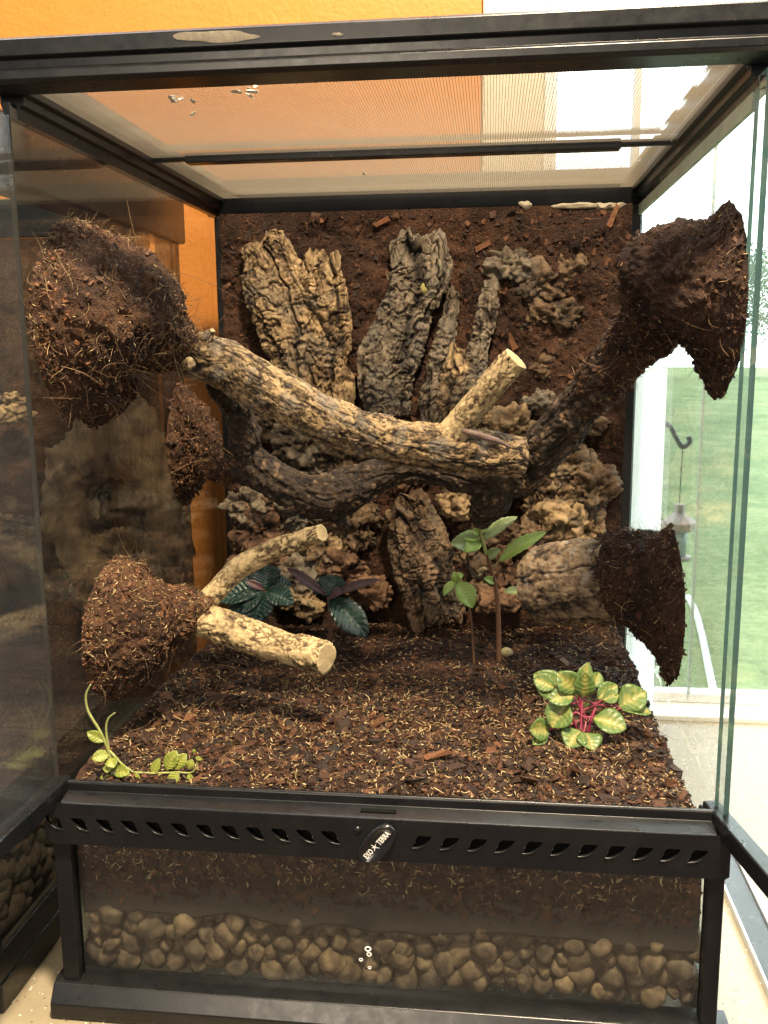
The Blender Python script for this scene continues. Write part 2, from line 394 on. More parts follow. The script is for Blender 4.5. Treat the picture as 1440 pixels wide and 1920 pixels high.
# ------------------------------------------------------------------ the setting
WY = 58.0                                     # the wall behind the tanks
xa = at(905, 100, WY)[0]; xb = at(1022, 100, WY)[0]; xc = at(1048, 100, WY)[0]
tag(box('counter', (-220, -3.4, -4), (230, WY, 0), COUNTER), kind='structure')
tag(box('floor', (-400, -500, -96), (400, WY, -92), plain('dark_floorboards', (.07, .045, .03), .6, .3, .3, .1, .05)), kind='structure')
tag(box('wall', (-260, WY, -90), (xa, WY+8, 200), ORANGE), kind='structure')
win = thing('window', 'white framed window on the orange wall beside the glass tank', 'window', (xc, WY, 0))
box('casing', (xa, WY-1.2, -.0), (xb, WY+8, 190), TRIM, win, .3)
box('jamb', (xb, WY-.6, 0), (xb+1.0, WY+8, 190), WHITE, win, .2)
box('jamb', (xb+1.0, WY+1.0, 0), (xc, WY+8, 190), WHITE, win, .2)
box('sill', (xc, WY-1.5, -.5), (230, WY+8, .6), WHITE, win, .2)
box('sash_rail', (xc, WY+3, .6), (230, WY+5, 2.0), WHITE, win, .2)
mxl, mxr = at(1172, 850, WY+2)[0], at(1238, 850, WY+2)[0]
box('mullion', (mxl-.2, WY+3.4, 2.0), (mxl+.6, WY+5.4, 190), WHITE, win, .1)
m, nt, b = nodes('translucent_post_sheet'); tl = nt.nodes.new('ShaderNodeBsdfTranslucent'); tl.inputs[0].default_value = (.95, .95, .93, 1)  # translucent sheet added in place of a window post blown out by backlight
mx = nt.nodes.new('ShaderNodeMixShader'); mx.inputs[0].default_value = .92; b.inputs['Base Color'].default_value = (.8, .8, .78, 1)
nt.links.new(b.outputs[0], mx.inputs[1]); nt.links.new(tl.outputs[0], mx.inputs[2]); nt.links.new(mx.outputs[0], nt.nodes['Material Output'].inputs[0])
bs_x = np.linspace(mxl-.5, mxr, 9); put('overexposed_post_sheet', [(x, WY-.3-.25*math.sin(math.pi*k_/8), z) for z in (1.0, float(at(1205, 690, WY)[2])) for k_, x in enumerate(bs_x)], [(k_, k_+1, k_+10, k_+9) for k_ in range(8)], m, win)
box('pane', (xc, WY+4, 2.0), (mxl-.2, WY+4.4, 190), G_WIN, win)
box('pane', (mxl+.6, WY+4, 2.0), (230, WY+4.4, 190), G_WIN, win)
sx0 = at(1312, 900, WY+1.5)[0]
box('sash_stile', (sx0, WY+2.4, 2.0), (sx0+.35, WY+2.9, 190), plain('grey_gasket', (.32, .42, .38), .5), win)
box('pane', (sx0+.35, WY+2.5, 2.0), (230, WY+2.8, 190), G_RIGHT, win)

def lawn_mat():
    m, nt, b = nodes('lawn_grass')
    g = nt.nodes.new('ShaderNodeNewGeometry')
    n = math_(nt, 'ADD', math_(nt, 'MULTIPLY', noise(nt, .010, 5, .65), .5), math_(nt, 'MULTIPLY', noise(nt, .16, 5, .8), .5))
    c = ramp(nt, n, [(.36, (.075, .125, .045)), (.5, (.155, .215, .085)), (.64, (.27, .31, .15))])
    nt.links.new(c, b.inputs['Base Color']); setb(b, .9, .1); return m
LZ = -125
gv = np.stack(np.meshgrid(np.linspace(-1500, 6000, 60), np.linspace(WY+9, 9000, 60), indexing='ij'), -1).reshape(-1, 2)
gv = np.c_[gv, LZ+6*vn(np.c_[gv*.004, gv[:, :1]*0])]
gi = np.arange(3600).reshape(60, 60)
tag(put('lawn', gv, np.stack([gi[:-1, :-1], gi[1:, :-1], gi[1:, 1:], gi[:-1, 1:]], -1).reshape(-1, 4), lawn_mat()), kind='structure')
m, nt, b = nodes('overcast_sky'); b.inputs['Base Color'].default_value = (0, 0, 0, 1)
b.inputs['Emission Color'].default_value = (.96, .99, 1.0, 1); b.inputs['Emission Strength'].default_value = SKY_STRENGTH; SKYM = m
pv = []; NA, NE = 28, 12
for i in range(NA+1):
    for j in range(NE+1):
        a = R(-100+200*i/NA); e = R(-3+91*j/NE)
        pv.append((600+12000*math.sin(a)*math.cos(e), WY+9+12000*max(0, math.cos(a))*math.cos(e), 12000*math.sin(e)))
pi_ = np.arange((NA+1)*(NE+1)).reshape(NA+1, NE+1)
tag(put('sky', pv, np.stack([pi_[:-1, :-1], pi_[:-1, 1:], pi_[1:, 1:], pi_[1:, :-1]], -1).reshape(-1, 4), SKYM), kind='structure')

# garden things seen through the window
DARKMETAL = plain('grey_metal', (.06, .075, .08), .5, .5)
hk = thing('garden_hook', 'thin dark curled hook out on the lawn above the bird feeder', 'hook', tuple(at(1240, 1500, 330)))
hp = [at(u, v, 330) for u, v in ((1200, 1000), (1200, 850), (1212, 800), (1235, 790), (1256, 800), (1268, 822), (1280, 838), (1293, 828), (1290, 818))]
hp[0][2] = LZ
V, F, t = sweep(hp, [1.0]*9, 90, 8); put('rod', V, F, DARKMETAL, hk)
FEED = plain('faded_feeder_roof', (.42, .38, .36), .7, .3, .15, .2, .4)
fc = at(1272, 985, 360); k = px_cm(fc, 1)
bf = thing('bird_feeder', 'hanging bird feeder with hexagonal grey roof out over the lawn', 'bird feeder', tuple(fc))
def lathe(prof, n, c):
    V = []; F = []
    for (r, z) in prof:
        for i in range(n): V.append((c[0]+r*math.cos(2*math.pi*i/n), c[1]+r*math.sin(2*math.pi*i/n), c[2]+z))
    for j in range(len(prof)-1):
        for i in range(n): F.append((j*n+i, j*n+(i+1) % n, (j+1)*n+(i+1) % n, (j+1)*n+i))
    F.append(tuple(range(n))[::-1]); F.append(tuple(range((len(prof)-1)*n, len(prof)*n))); return V, F
V, F = lathe([(31*k, -8*k), (33*k, 6*k), (29*k, 10*k), (10*k, 24*k), (9*k, 40*k), (3*k, 42*k)], 6, fc); put('roof', V, F, FEED, bf, smooth=False)
V, F = lathe([(16*k, -58*k), (16*k, -8*k)], 16, fc); put('seed_tube', V, F, plain('blue_tube', (.30, .45, .47), .3), bf)
V, F = lathe([(22*k, -66*k), (26*k, -62*k), (26*k, -59*k), (16*k, -58*k)], 16, fc); put('tray', V, F, FEED, bf)
V, F, t = sweep([fc+np.array([0, 0, 40*k]), hp[-3]*.2+fc*.8+np.array([0, 0, 60*k]), hp[-3]+np.array([0, 0, -.5])], [.25]*3, 12, 5); put('hanger_wire', V, F, DARKMETAL, bf)
cord = [at(u, v, LZ+1, 2) for u, v in ((1290, 1120), (1305, 1150), (1318, 1200), (1330, 1260), (1345, 1330))]
V, F, t = sweep(cord, [2.2]*5, 40, 8); tag(put('garden_hose', V, F, plain('pale_hose', (.6, .62, .6), .5)), 'pale garden hose curving across the lawn', 'hose')

# far trees at the end of the lawn
LEAF_FAR, nt, b = nodes('far_foliage'); b.inputs['Base Color'].default_value = (.16, .24, .17, 1); b.inputs['Roughness'].default_value = .8
tl = nt.nodes.new('ShaderNodeBsdfTranslucent'); tl.inputs[0].default_value = (.22, .32, .22, 1); mx = nt.nodes.new('ShaderNodeMixShader'); mx.inputs[0].default_value = .5
nt.links.new(b.outputs[0], mx.inputs[1]); nt.links.new(tl.outputs[0], mx.inputs[2]); nt.links.new(mx.outputs[0], nt.nodes['Material Output'].inputs[0])
TRUNK = plain('tree_bark', (.10, .08, .06), .9, .2)
def far_tree(c, h, w, label, seed):
    rg = np.random.default_rng(seed); t = thing('tree', label, 'tree', tuple(c))
    V, F, _ = sweep([c, c+np.array([10, 0, h*.4]), c+np.array([-8, 0, h*.8])], [h*.03, h*.022, h*.008], 10, 8); put('trunk', V, F, TRUNK, t)
    n = 9000; cl = rg.normal(size=(26, 3))*np.array([w*.34, w*.34, h*.22])+np.array([0, 0, h*.62])
    P = cl[rg.integers(0, 26, n)]+rg.normal(size=(n, 3))*w*.10+np.asarray(c)
    s = w*.012
    q = np.stack([P+rg.normal(size=(n, 3))*s for _ in range(4)], 1)
    put('crown', q.reshape(-1, 3), np.arange(4*n).reshape(n, 4), LEAF_FAR, t, smooth=False)
for i, (u, d, h, w, lb) in enumerate(((1455, 5600, 900, 620, 'tall pale tree beyond the lawn at the right edge of the window'),)):
    c = at(u, 700, d); c[2] = LZ; far_tree(c, h, w, lb, 40+i)

# ------------------------------------------------------------------ the tank
ZS, GX = 62.0, 22.0
tank = thing('glass_terrarium', 'black framed front opening glass terrarium planted with branches and ledges', 'terrarium', (0, 22, 0))
GM = [G_SIDE, G_EDGE]
def panel(name, a, b, gm, em, parent, thin):
    """glass sheet, thin axis 0 or 1: big faces clear, edges green"""
    mi = [1, 1, 1, 1, 1, 1]
    for f in ((3, 5) if thin == 0 else (2, 4)): mi[f] = 0
    return box(name, a, b, None, parent, mats=[gm, em], mi=mi)
panel('left_glass', (-GX-.35, .3, 1), (-GX, 43.8, 61), G_SIDE, G_EDGE_DK, tank, 0)
panel('right_glass', (GX, -.2, 1), (GX+.35, 43.8, 61), G_RIGHT, G_EDGE, tank, 0)
panel('front_glass', (-21.1, -.1, 1.8), (21.2, .35, 14), G_FRONT, G_EDGE, tank, 1)
panel('back_glass', (-22.4, 44.0, 1), (22.4, 44.5, 61), G_SIDE, G_EDGE, tank, 1)
box('post', (-22.3, -.7, 2.2), (-21.1, .45, 14), BLACK, tank, .12)
box('post', (21.2, -.7, 2.2), (22.25, .45, 14), BLACK, tank, .12)
# base frame: front rail with a sloping shoulder, plain sides
bp = [(-1.5, 0), (-1.7, .25), (-1.7, 1.25), (-1.0, 2.35), (-.25, 2.5), (.9, 2.5), (.9, 0)]
extrude('base_front_rail', bp, 'x', -22.9, 23.1, BLACK, tank, .07)
sp_ = lambda s: [(s*23.1, 0), (s*23.1, 1.2), (s*22.75, 2.3), (s*21.8, 2.4), (s*21.8, 0)]
extrude('base_side_rail', sp_(-1), 'y', .95, 45, BLACK, tank, .07); extrude('base_side_rail', sp_(1), 'y', .95, 45, BLACK, tank, .07)
# top frame
tp = [(-1.3, 64.1), (-1.55, 63.9), (-1.6, 63.0), (-1.25, 62.85), (-1.25, 62.35), (-1.5, 62.2), (-1.5, 61.75), (-1.2, 61.55), (1.1, 61.55), (1.2, 61.9), (1.2, 64.1)]
extrude('top_front_rail', tp, 'x', -23.2, 23.2, BLACK, tank, .06)
def side_rail(s):
    return [(s*23.0, 64.1), (s*23.1, 61.2), (s*22.8, 60.3), (s*22.0, 60.2), (s*21.9, 60.9), (s*21.55, 61.0), (s*21.5, 61.5), (s*21.15, 61.6), (s*21.15, 62.3), (s*21.5, 64.1)]
for s in (-1, 1): extrude('top_side_rail', side_rail(s), 'y', 1.25, 43.2, BLACK, tank, .06)
extrude('top_back_rail', [(43.25, 62.2), (43.25, 61.3), (43.5, 60.3), (45, 60.3), (45, 64.0), (43.6, 64.0)], 'x', -23.1, 23.1, BLACK, tank, .06)
box('screen_bar', (-18.3, 22.0, 61.5), (17.2, 23.2, 62.3), BLACK, tank, .08)
box('screen_bar', (-21.1, 22.4, 61.75), (21.1, 22.9, 62.25), BLACK, tank, .05)
# screen: real wires
WIRE = plain('screen_wire', (.19, .165, .125), .45, .5, .1, 0, .5, metal=.2)
def wires(x0, x1, y0, y1, z, step, r):
    Vs = []; Fs = []; n = 0; q = np.array([[0, 3, 7, 4], [3, 2, 6, 7], [2, 1, 5, 6], [1, 0, 4, 5]])
    for x in np.arange(x0, x1, step):
        Vs.append(np.array([[x-r, y, z+dz] if dx < 0 else [x+r, y, z+dz] for y in (y0, y1) for dx, dz in ((-1, -r), (1, -r), (1, r), (-1, r))])); Fs.append(q+n); n += 8
    for y in np.arange(y0, y1, step):
        Vs.append(np.array([[x, y-r, z+dz+r*1.2] if dx < 0 else [x, y+r, z+dz+r*1.2] for x in (x0, x1) for dx, dz in ((-1, -r), (1, -r), (1, r), (-1, r))])); Fs.append(q+n); n += 8
    return np.vstack(Vs), np.vstack(Fs)
for y0, y1 in ((1.2, 22.4), (22.9, 43.3)):
    V, F = wires(-21.15, 21.15, y0, y1, 62.05, .19, .0125); put('mesh_screen', V, F, WIRE, tank, smooth=False)
    for a in ((-21.15, -19.2, y0, y1), (19.9, 21.15, y0, y1), (-19.2, 19.9, y1-2.4, y1)):
        V, F = wires(*a, 62.55, .19, .014); put('mesh_hem', V, F, WIRE, tank, smooth=False)
box('rail_reflection', (21.7, 1.3, 59.2), (21.98, 43, 60.15), plain('painted_rail_reflection', (.30, .36, .27), .5, .4, .45, .3, .5), tank)  # added strip; its pale green paints daylight reflected on the rail
# silicone in the back corners
box('corner_seal', (-22.2, 42.6, 2.4), (-20.9, 43.9, 60.2), SEAL, tank, .3)
V = boxv((19.6, 42.2, 2.4), (21.95, 43.9, 60.2)); V[4, 0] += .3; V[5:7, 0] += .0
put('corner_seal', V, BOXF, SEAL, tank, smooth=False)
# vent strip with true openings (curve with holes, extruded)
ZR, ZB = 16.05, 13.15
import bmesh
def holed_plate(name, outer, holes, y0, y1, mat, parent):
    bm = bmesh.new(); ed = []
    for pl in [outer]+holes:
        vs = [bm.verts.new((x, y0, z)) for x, z in pl]
        ed += [bm.edges.new((vs[i], vs[(i+1) % len(vs)])) for i in range(len(vs))]
    bmesh.ops.triangle_fill(bm, use_beauty=True, use_dissolve=False, edges=ed, normal=(0, -1, 0))
    fs = list(bm.faces); bmesh.ops.recalc_face_normals(bm, faces=fs)
    r = bmesh.ops.extrude_face_region(bm, geom=fs)
    bmesh.ops.translate(bm, vec=(0, y1-y0, 0), verts=[v for v in r['geom'] if isinstance(v, bmesh.types.BMVert)])
    bmesh.ops.recalc_face_normals(bm, faces=bm.faces)
    me = bpy.data.meshes.new(name); bm.to_mesh(me); bm.free(); me.materials.append(mat); return link(name, me, parent)
outer = [(-22.0, ZR-.1), (-21.3, ZR), (21.3, ZR), (22.0, ZR-.1), (22.35, ZR-.9), (22.35, ZB+.2), (22.1, ZB), (-22.1, ZB), (-22.5, ZB+.4), (-22.55, ZR-1.4)]
def vent(cx, cz, s):
    b = [(-.62, .42), (.12, .44), (.30, .30), (.42, .02), (.60, -.36), (.62, -.42), (.30, -.40), (-.02, -.30), (-.30, -.10), (-.52, .16), (-.64, .36)]
    return [(cx+s*x, cz+z) for x, z in b]
vc = [at(105+46.9*i, 1541+2.35*i, -1) for i in range(12)]+[at(791+51.6*i, 1580+2.45*i, -1) for i in range(12)]
holes = [vent(p[0], ZR-1.42, 1 if i < 12 else -1) for i, p in enumerate(vc) if abs(p[0]) < 21.9]
vs_ = holed_plate('vent_strip', outer, holes, -1.16, -.96, BLACK, tank)
for h_ in holes:                                              # raised lip under every opening
    lp_ = [(x, -1.19, z) for x, z in h_[3:9]] if h_[0][0] < h_[1][0] else [(x, -1.19, z) for x, z in h_[3:9]]
    V, F, t = sweep(lp_, [.02, .045, .055, .055, .045, .02], 24, 6); put('vent_lip', V, F, BLACK, tank)
box('vent_back', (-21.9, -.55, ZB+.05), (21.9, -.4, ZR-.3), DARKHOLE, tank)
lp = [(-1.1, ZR+.02), (-.9, ZR+.1), (.18, ZR+.3), (.2, ZR+.85), (.3, ZR+.98), (.5, ZR+.98), (.55, ZR-.2), (-.9, ZR-.14)]
extrude('vent_ledge', lp, 'x', -21.4, 21.5, BLACK, tank, .04)
a = at(676, 1520, ZR+.2, 2); b_ = at(744, 1520, ZR+.2, 2)
box('latch_slot', (a[0], -.62, ZR+.02), (b_[0], -.2, ZR+.255), DARKHOLE, tank)
p = at(670, 1557, -1.2); V, F = lathe([(.28, 0), (.26, .08), (.15, .14), (.02, .16)], 16, (0, 0, 0))
V = [(p[0]+x, -1.14-z, p[2]+y) for x, y, z in V]; put('rivet', V, F, BLACK, tank)
# oval lock with lettering
lc = at(707, 1582, -1.3)
lock = thing('x', None, None); bpy.data.objects.remove(lock)
BADGE = plain('glossy_black', (.008, .008, .009), .22, .6)
ang = R(50)
def badge_pt(u, v, d):
    return (lc[0]+u*math.cos(ang)-v*math.sin(ang), -1.17-d, lc[2]+u*math.sin(ang)+v*math.cos(ang))
def oval(a, b, n=40, e=2.3): return [(a*math.copysign(abs(math.cos(t))**(2/e), math.cos(t)), b*math.copysign(abs(math.sin(t))**(2/e), math.sin(t))) for t in np.linspace(0, 2*math.pi, n, endpoint=False)]
V = []; F = []; n = 40
for (sa, sb, d) in ((1.62, .86, 0), (1.62, .86, .22), (1.52, .76, .34), (1.40, .64, .34), (1.36, .60, .27)):
    for u, v in oval(sa, sb): V.append(badge_pt(u, v, d))
for j in range(4):
    for i in range(n): F.append((j*n+i, j*n+(i+1) % n, (j+1)*n+(i+1) % n, (j+1)*n+i))
F.append(tuple(range(4*n, 5*n))); lk = put('lock', V, F, BADGE, tank)
LETTER = plain('silver_print', (.78, .77, .74), .4, .5, .05)
def text(s, u0, u1, h, mat, parent):
    c = bpy.data.curves.new('lettering', 'FONT'); c.body = s; c.size = 1; c.extrude = .02; c.resolution_u = 3; c.offset = .018
    o = bpy.data.objects.new('lettering', c); COL.objects.link(o); dg = bpy.context.evaluated_depsgraph_get(); dg.update()
    me = bpy.data.meshes.new_from_object(o.evaluated_get(dg)); bpy.data.objects.remove(o); me.materials.clear(); me.materials.append(mat)
    n = len(me.vertices); co = np.zeros(n*3); me.vertices.foreach_get('co', co); co = co.reshape(-1, 3)
    mn, mx = co.min(0), co.max(0)
    for v, q in zip(me.vertices, co):
        v.co = badge_pt(u0+(q[0]-mn[0])/(mx[0]-mn[0])*(u1-u0), -h/2+(q[1]-mn[1])/(mx[1]-mn[1])*h, .285+q[2]*.5)
    o = link('lettering', me, parent); return o
text('EXO', -1.2, -.52, .38, LETTER, lk); text('TERRA', .10, 1.2, .38, LETTER, lk)
V = []; F = []
for k, (a0, l) in enumerate(((100, .36), (150, .26), (215, .38), (300, .40), (25, .26))):
    d = R(a0); w = .04; l *= .78
    q = [(math.cos(d+1.57)*w, math.sin(d+1.57)*w), (math.cos(d-1.57)*w, math.sin(d-1.57)*w), (math.cos(d)*l+math.cos(d-1.57)*w*.4, math.sin(d)*l+math.sin(d-1.57)*w*.4), (math.cos(d)*l+math.cos(d+1.57)*w*.4, math.sin(d)*l+math.sin(d+1.57)*w*.4)]
    b0 = len(V); V += [badge_pt(-.2+x, y, .296+.001*k) for x, y in q]; F.append((b0, b0+1, b0+2, b0+3))
put('emblem', V, F, LETTER, lk, smooth=False)
# residue on the top rail and pale strip along the right rail
RES = plain('dried_residue', (.15, .13, .10), .8, .2, .5, .6, 2.2)
def patch(name, u0, u1, v0, v1, Y, parent, mat, seed, n=26):
    V = []; c = np.array([(u0+u1)/2, (v0+v1)/2])
    V.append(at(*c, Y-.04))
    for i in range(n):
        t = 2*math.pi*i/n; r = 1+.28*float(vn(np.array([[math.cos(t)*2+seed, math.sin(t)*2, 0]]))[0])
        V.append(at(c[0]+(u1-u0)/2*r*math.cos(t), c[1]+(v1-v0)/2*r*math.sin(t), Y))
    return put(name, V, [(0, 1+i, 1+(i+1) % n) for i in range(n)], mat, parent)
patch('residue', 335, 478, 57, 79, -1.62, tank, RES, 3); vs_r = [at(u_, v_, 61.95, 2) for u_, v_ in ((322, 184), (326, 187), (340, 186), (362, 190), (368, 158), (444, 172), (466, 166), (472, 172), (470, 180), (478, 160), (490, 150), (362, 213), (683, 326))]
P = np.array(vs_r); V, F, t = flakes(P, np.tile([0, 0, 1.], (len(P), 1)), RNG.uniform(.25, .6, len(P)), .12, (.5, .9)); put('dried_specks', V, F, plain('white_specks', (.6, .57, .5), .8), tank, smooth=False)['kind'] = 'stuff'
patch('residue', 622, 642, 61, 68, -1.62, tank, RES, 9)
# doors, both swung open towards the viewer
def door(s, piv, ang, label):
    d = thing('terrarium_door', None, None, (piv[0], piv[1], 0)); d.parent = tank; d.location = Vector((piv[0], piv[1], 0))-tank.location
    for k in list(d.keys()): del d[k]
    M = Matrix.Translation((piv[0], piv[1], 0)) @ Matrix.Rotation(ang, 4, 'Z')
    def part(name, a, b, mats, mi, mat=None, bev=0):
        V = boxv(a, b); V = np.array([M @ Vector(v) for v in V])
        o = put(name, V, BOXF, mat, d, smooth=False, mats=mats, mi=mi)
        if bev: mm = o.modifiers.new('bevel', 'BEVEL'); mm.width = bev; mm.segments = 2
        return o
    part('glass_pane', (-.13, -21.4, 16.9), (.13, .0, 60.2), [G_DOOR, G_EDGE if s > 0 else G_EDGE_DK], [1, 1, 1, 0, 1, 0])
    part('bottom_strip', (-.55, -21.6, 15.7), (.55, .9, 17.0), None, None, BLACK, .12)
    part('hinge', (-.7, -.3, 15.2), (.5, 1.2, 16.6), None, None, BLACK, .15)
    d['label'] = label
    return d
door(-1, (-22.17, .28), R(-2.5), 'left glass door swung open towards the viewer')
door(1, (21.85, .9), R(10.5), 'right glass door swung open towards the viewer')

# ------------------------------------------------------------------ drainage layer and soil
def per_object(mat, lo, hi):
    nt = mat.node_tree; b = nt.nodes['Principled BSDF']; src = b.inputs['Base Color'].links[0].from_socket
    oi = nt.nodes.new('ShaderNodeObjectInfo'); c = ramp(nt, oi.outputs['Random'], [(0, lo), (.5, tuple((x+y)/2 for x, y in zip(lo, hi))), (1, hi)])
    nt.links.new(mixc(nt, 1.0, src, c, 'MULTIPLY'), b.inputs['Base Color'])
dr = thing('drainage_layer', 'layer of round tan clay pebbles behind the lower front glass', 'pebbles', (0, 10, 2.4))
PEB = bark_mat('clay_pebble', (.020, .013, .009), (.082, .056, .035), (.185, .135, .086), grain=1.5, bs=.6, spec=.5)
per_object(PEB, (.62, .60, .60), (1.35, 1.25, 1.1))
import bmesh
def ico(sub):
    bm = bmesh.new(); bmesh.ops.create_icosphere(bm, subdivisions=sub, radius=1); V = np.array([v.co[:] for v in bm.verts]); F = np.array([[v.index for v in f.verts] for f in bm.faces]); bm.free(); return V, F
IV, IF = ico(3); IV2, IF2 = ico(2)
pebs = []
for k in range(7):
    d = 1+.34*fbm(IV*1.1+k*9, 2, k)+.05*vn(IV*4+k)
    V = IV*d[:, None]*np.array([1, .85, RNG.uniform(.78, .95)])
    pebs.append(mesh('pebble', V, IF, PEB, tone=np.clip(.5+.5*fbm(IV*2+k*3, 3, k+40), 0, 1)))
rows = []
x = -20.6; np_ = 0
for row in range(4):
    x = -20.9+RNG.uniform(0, .6)
    while x < 21.2 and np_ < 260:
        r = RNG.choice([RNG.uniform(.5, .8), RNG.uniform(.8, 1.2)])
        z = 3.05+row*1.2+RNG.normal()*.16
        if z+r*.8 < 8.4:
            o = link('pebble', pebs[RNG.integers(7)], dr)
            o.location = Vector((x+r*.5, 1.15+RNG.uniform(0, .55)+r*.15, z))-dr.location
            o.rotation_euler = tuple(RNG.uniform(0, 6.28, 3)); o.scale = (r, r, r); np_ += 1
        x += r*1.62
# a second sheet of pebbles closes the gaps behind the first, joined
Vs = []; Fs = []; n = 0
for i in range(420):
    r = RNG.uniform(.7, 1.05); V = IV2*r*(1+.2*fbm(IV2+i, 2, i))[:, None]+np.array([RNG.uniform(-21, 21), RNG.uniform(2.0, 2.6), RNG.uniform(2.8, 7.4)]); Vs.append(V); Fs.append(IF2+n); n += len(IV2)
for i in range(90):
    r = RNG.uniform(.7, 1.05); V = IV2*r*(1+.2*fbm(IV2+i, 2, i))[:, None]+np.array([21.0-.2, RNG.uniform(2, 40), RNG.uniform(2.8, 8.2)]); Vs.append(V); Fs.append(IF2+n); n += len(IV2)
for o in (put('pebble_fill', np.vstack(Vs), np.vstack(Fs), PEB, dr, tone=np.full(n, .45)),): o['kind'] = 'stuff'
MESHCLOTH = plain('barrier_cloth', (.046, .036, .028), .8, .3, .3, .6, 3)
nx, nz = 240, 12
g = np.stack(np.meshgrid(np.linspace(-21.1, 21.1, nx), np.linspace(0, 1, nz), indexing='ij'), -1).reshape(-1, 2)
top = 9.3+.9*fbm(np.c_[g[:, 0]*.3, g[:, 0]*0, g[:, 0]*0], 4, 3); bot = 7.0+.7*fbm(np.c_[g[:, 0]*.3, g[:, 0]*0+4, g[:, 0]*0], 3, 5)
V = np.c_[g[:, 0], .85+.12*fbm(np.c_[g[:, 0]*.8, g[:, 1]*2, g[:, 0]*0], 3, 7), bot+(top-bot)*g[:, 1]]
i_ = np.arange(nx*nz).reshape(nx, nz); q_ = np.stack([i_[:-1, :-1], i_[1:, :-1], i_[1:, 1:], i_[:-1, 1:]], -1).reshape(-1, 4)
cl = put('barrier_cloth', V, q_, MESHCLOTH, dr); sd = cl.modifiers.new('t', 'SOLIDIFY'); sd.thickness = .15; sd.offset = 1

soil = thing('soil_bed', 'dark brown bark chip and coir soil across the terrarium floor', 'soil', (0, 20, 12))
def soil_h(x, y):
    P = np.stack([x, y, 0*x], -1)
    h = 16.35+.85*fbm(P*.13, 3, 2)+.55*fbm(P*.42, 3, 9)+.16*fbm(P*1.7, 3, 12)
    h = h-.35*sm(4, .6, y)
    return h
nx, ny = 300, 300
gx, gy = np.meshgrid(np.linspace(-21.8, 21.2, nx), np.linspace(.75, 43.5, ny), indexing='ij')
gz = soil_h(gx, gy)
gx2 = gx-.35*sm(20.6, 21.2, gx)*(1+vn(np.stack([gy*1.3, gx*0, gx*0], -1), 4))
gz2 = gz-1.4*sm(20.8, 21.2, gx)*(.6+.5*vn(np.stack([gy*.9, gx*0, gx*0], -1), 6))
f1, f2, idc = vor(np.stack([gx*1.6, gy*1.6, gz*0], -1), 3)
gz2 = gz2+.22*(f2-f1)*idc
i_ = np.arange(nx*ny).reshape(nx, ny); q_ = np.stack([i_[:-1, :-1], i_[1:, :-1], i_[1:, 1:], i_[:-1, 1:]], -1).reshape(-1, 4)
o = put('soil_surface', np.stack([gx2, gy, gz2], -1).reshape(-1, 3), q_, SOIL, soil); o['kind'] = 'stuff'
# cut face behind the front glass and along the right glass
def face(name, P, mat, parent):
    pass
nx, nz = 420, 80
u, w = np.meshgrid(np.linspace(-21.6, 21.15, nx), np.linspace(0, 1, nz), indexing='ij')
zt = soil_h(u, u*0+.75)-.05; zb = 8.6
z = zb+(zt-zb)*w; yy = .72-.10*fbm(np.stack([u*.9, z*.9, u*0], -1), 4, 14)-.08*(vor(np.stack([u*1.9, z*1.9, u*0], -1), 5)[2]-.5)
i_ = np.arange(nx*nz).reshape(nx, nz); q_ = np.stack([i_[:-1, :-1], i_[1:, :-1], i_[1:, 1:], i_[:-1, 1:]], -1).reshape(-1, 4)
fr = put('soil_front', np.stack([u, yy, z], -1).reshape(-1, 3), q_, soil_mat('lightened_soil', [(.020, .010, .006), (.062, .031, .017), (.105, .050, .027), (.18, .092, .048)], (.42, .29, .15), .06), soil); fr['kind'] = 'stuff'  # lighter copy of the same soil, making up for weaker light on this face
nx, nz = 200, 50
u, w = np.meshgrid(np.linspace(.75, 43.5, nx), np.linspace(0, 1, nz), indexing='ij')
z = 2.6+(soil_h(u*0+21.2, u)-1.2-2.6)*w
i_ = np.arange(nx*nz).reshape(nx, nz); q_ = np.stack([i_[:-1, :-1], i_[1:, :-1], i_[1:, 1:], i_[:-1, 1:]], -1).reshape(-1, 4)
o = put('soil_side', np.stack([21.0+.25*fbm(np.stack([u, z, u*0], -1), 4, 15), u, z], -1).reshape(-1, 3), q_, SOIL, soil); o['kind'] = 'stuff'
# loose stuff on it
def on_soil(n, lift=.03, clump=0):
    x = RNG.uniform(-21.3, 20.7, n); y = RNG.uniform(.9, 42, n)**1.0; y = np.where(RNG.random(n) < .45, y*.55+.5, y)
    if clump:
        k = fbm(np.stack([x*.32, y*.32, 0*x], -1), 3, 91)+.35*fbm(np.stack([x*1.1, y*1.1, 0*x], -1), 2, 92) > RNG.uniform(-.75, .55, n)*clump; x, y = x[k], y[k]; n = len(x)
    z = soil_h(x, y)+.08+lift; N = np.tile([0, 0, 1.], (n, 1)); return np.stack([x, y, z], -1), N
P, N = on_soil(17000); V, F, t = flakes(P, N, RNG.gamma(1.6, .11, len(P))+.07, .35)
o = put('bark_bits', V, F, CHIPS, soil, tone=t*.8, smooth=False); o['kind'] = 'stuff'
P, N = on_soil(9500, .09, 1); V, F, t = curls(P, N, RNG.gamma(3, .075, len(P))+.09, RNG.uniform(.026, .075, len(P)), .6, 4, .3)
o = put('pale_bits', V, F, PALE, soil, tone=t**1.7); o['kind'] = 'stuff'
P, N = on_soil(260, .2); V, F, t = curls(P, N, RNG.uniform(1.5, 3.5, len(P)), RNG.uniform(.015, .03, len(P)), .5, 8, .3)
o = put('long_strands', V, F, FIBRE, soil, tone=t*.75); o['kind'] = 'stuff'
P, N = on_soil(900, .06); V, F, t = curls(P, N, RNG.uniform(.5, 1.6, len(P)), RNG.uniform(.012, .022, len(P)), .35, 5, .2)
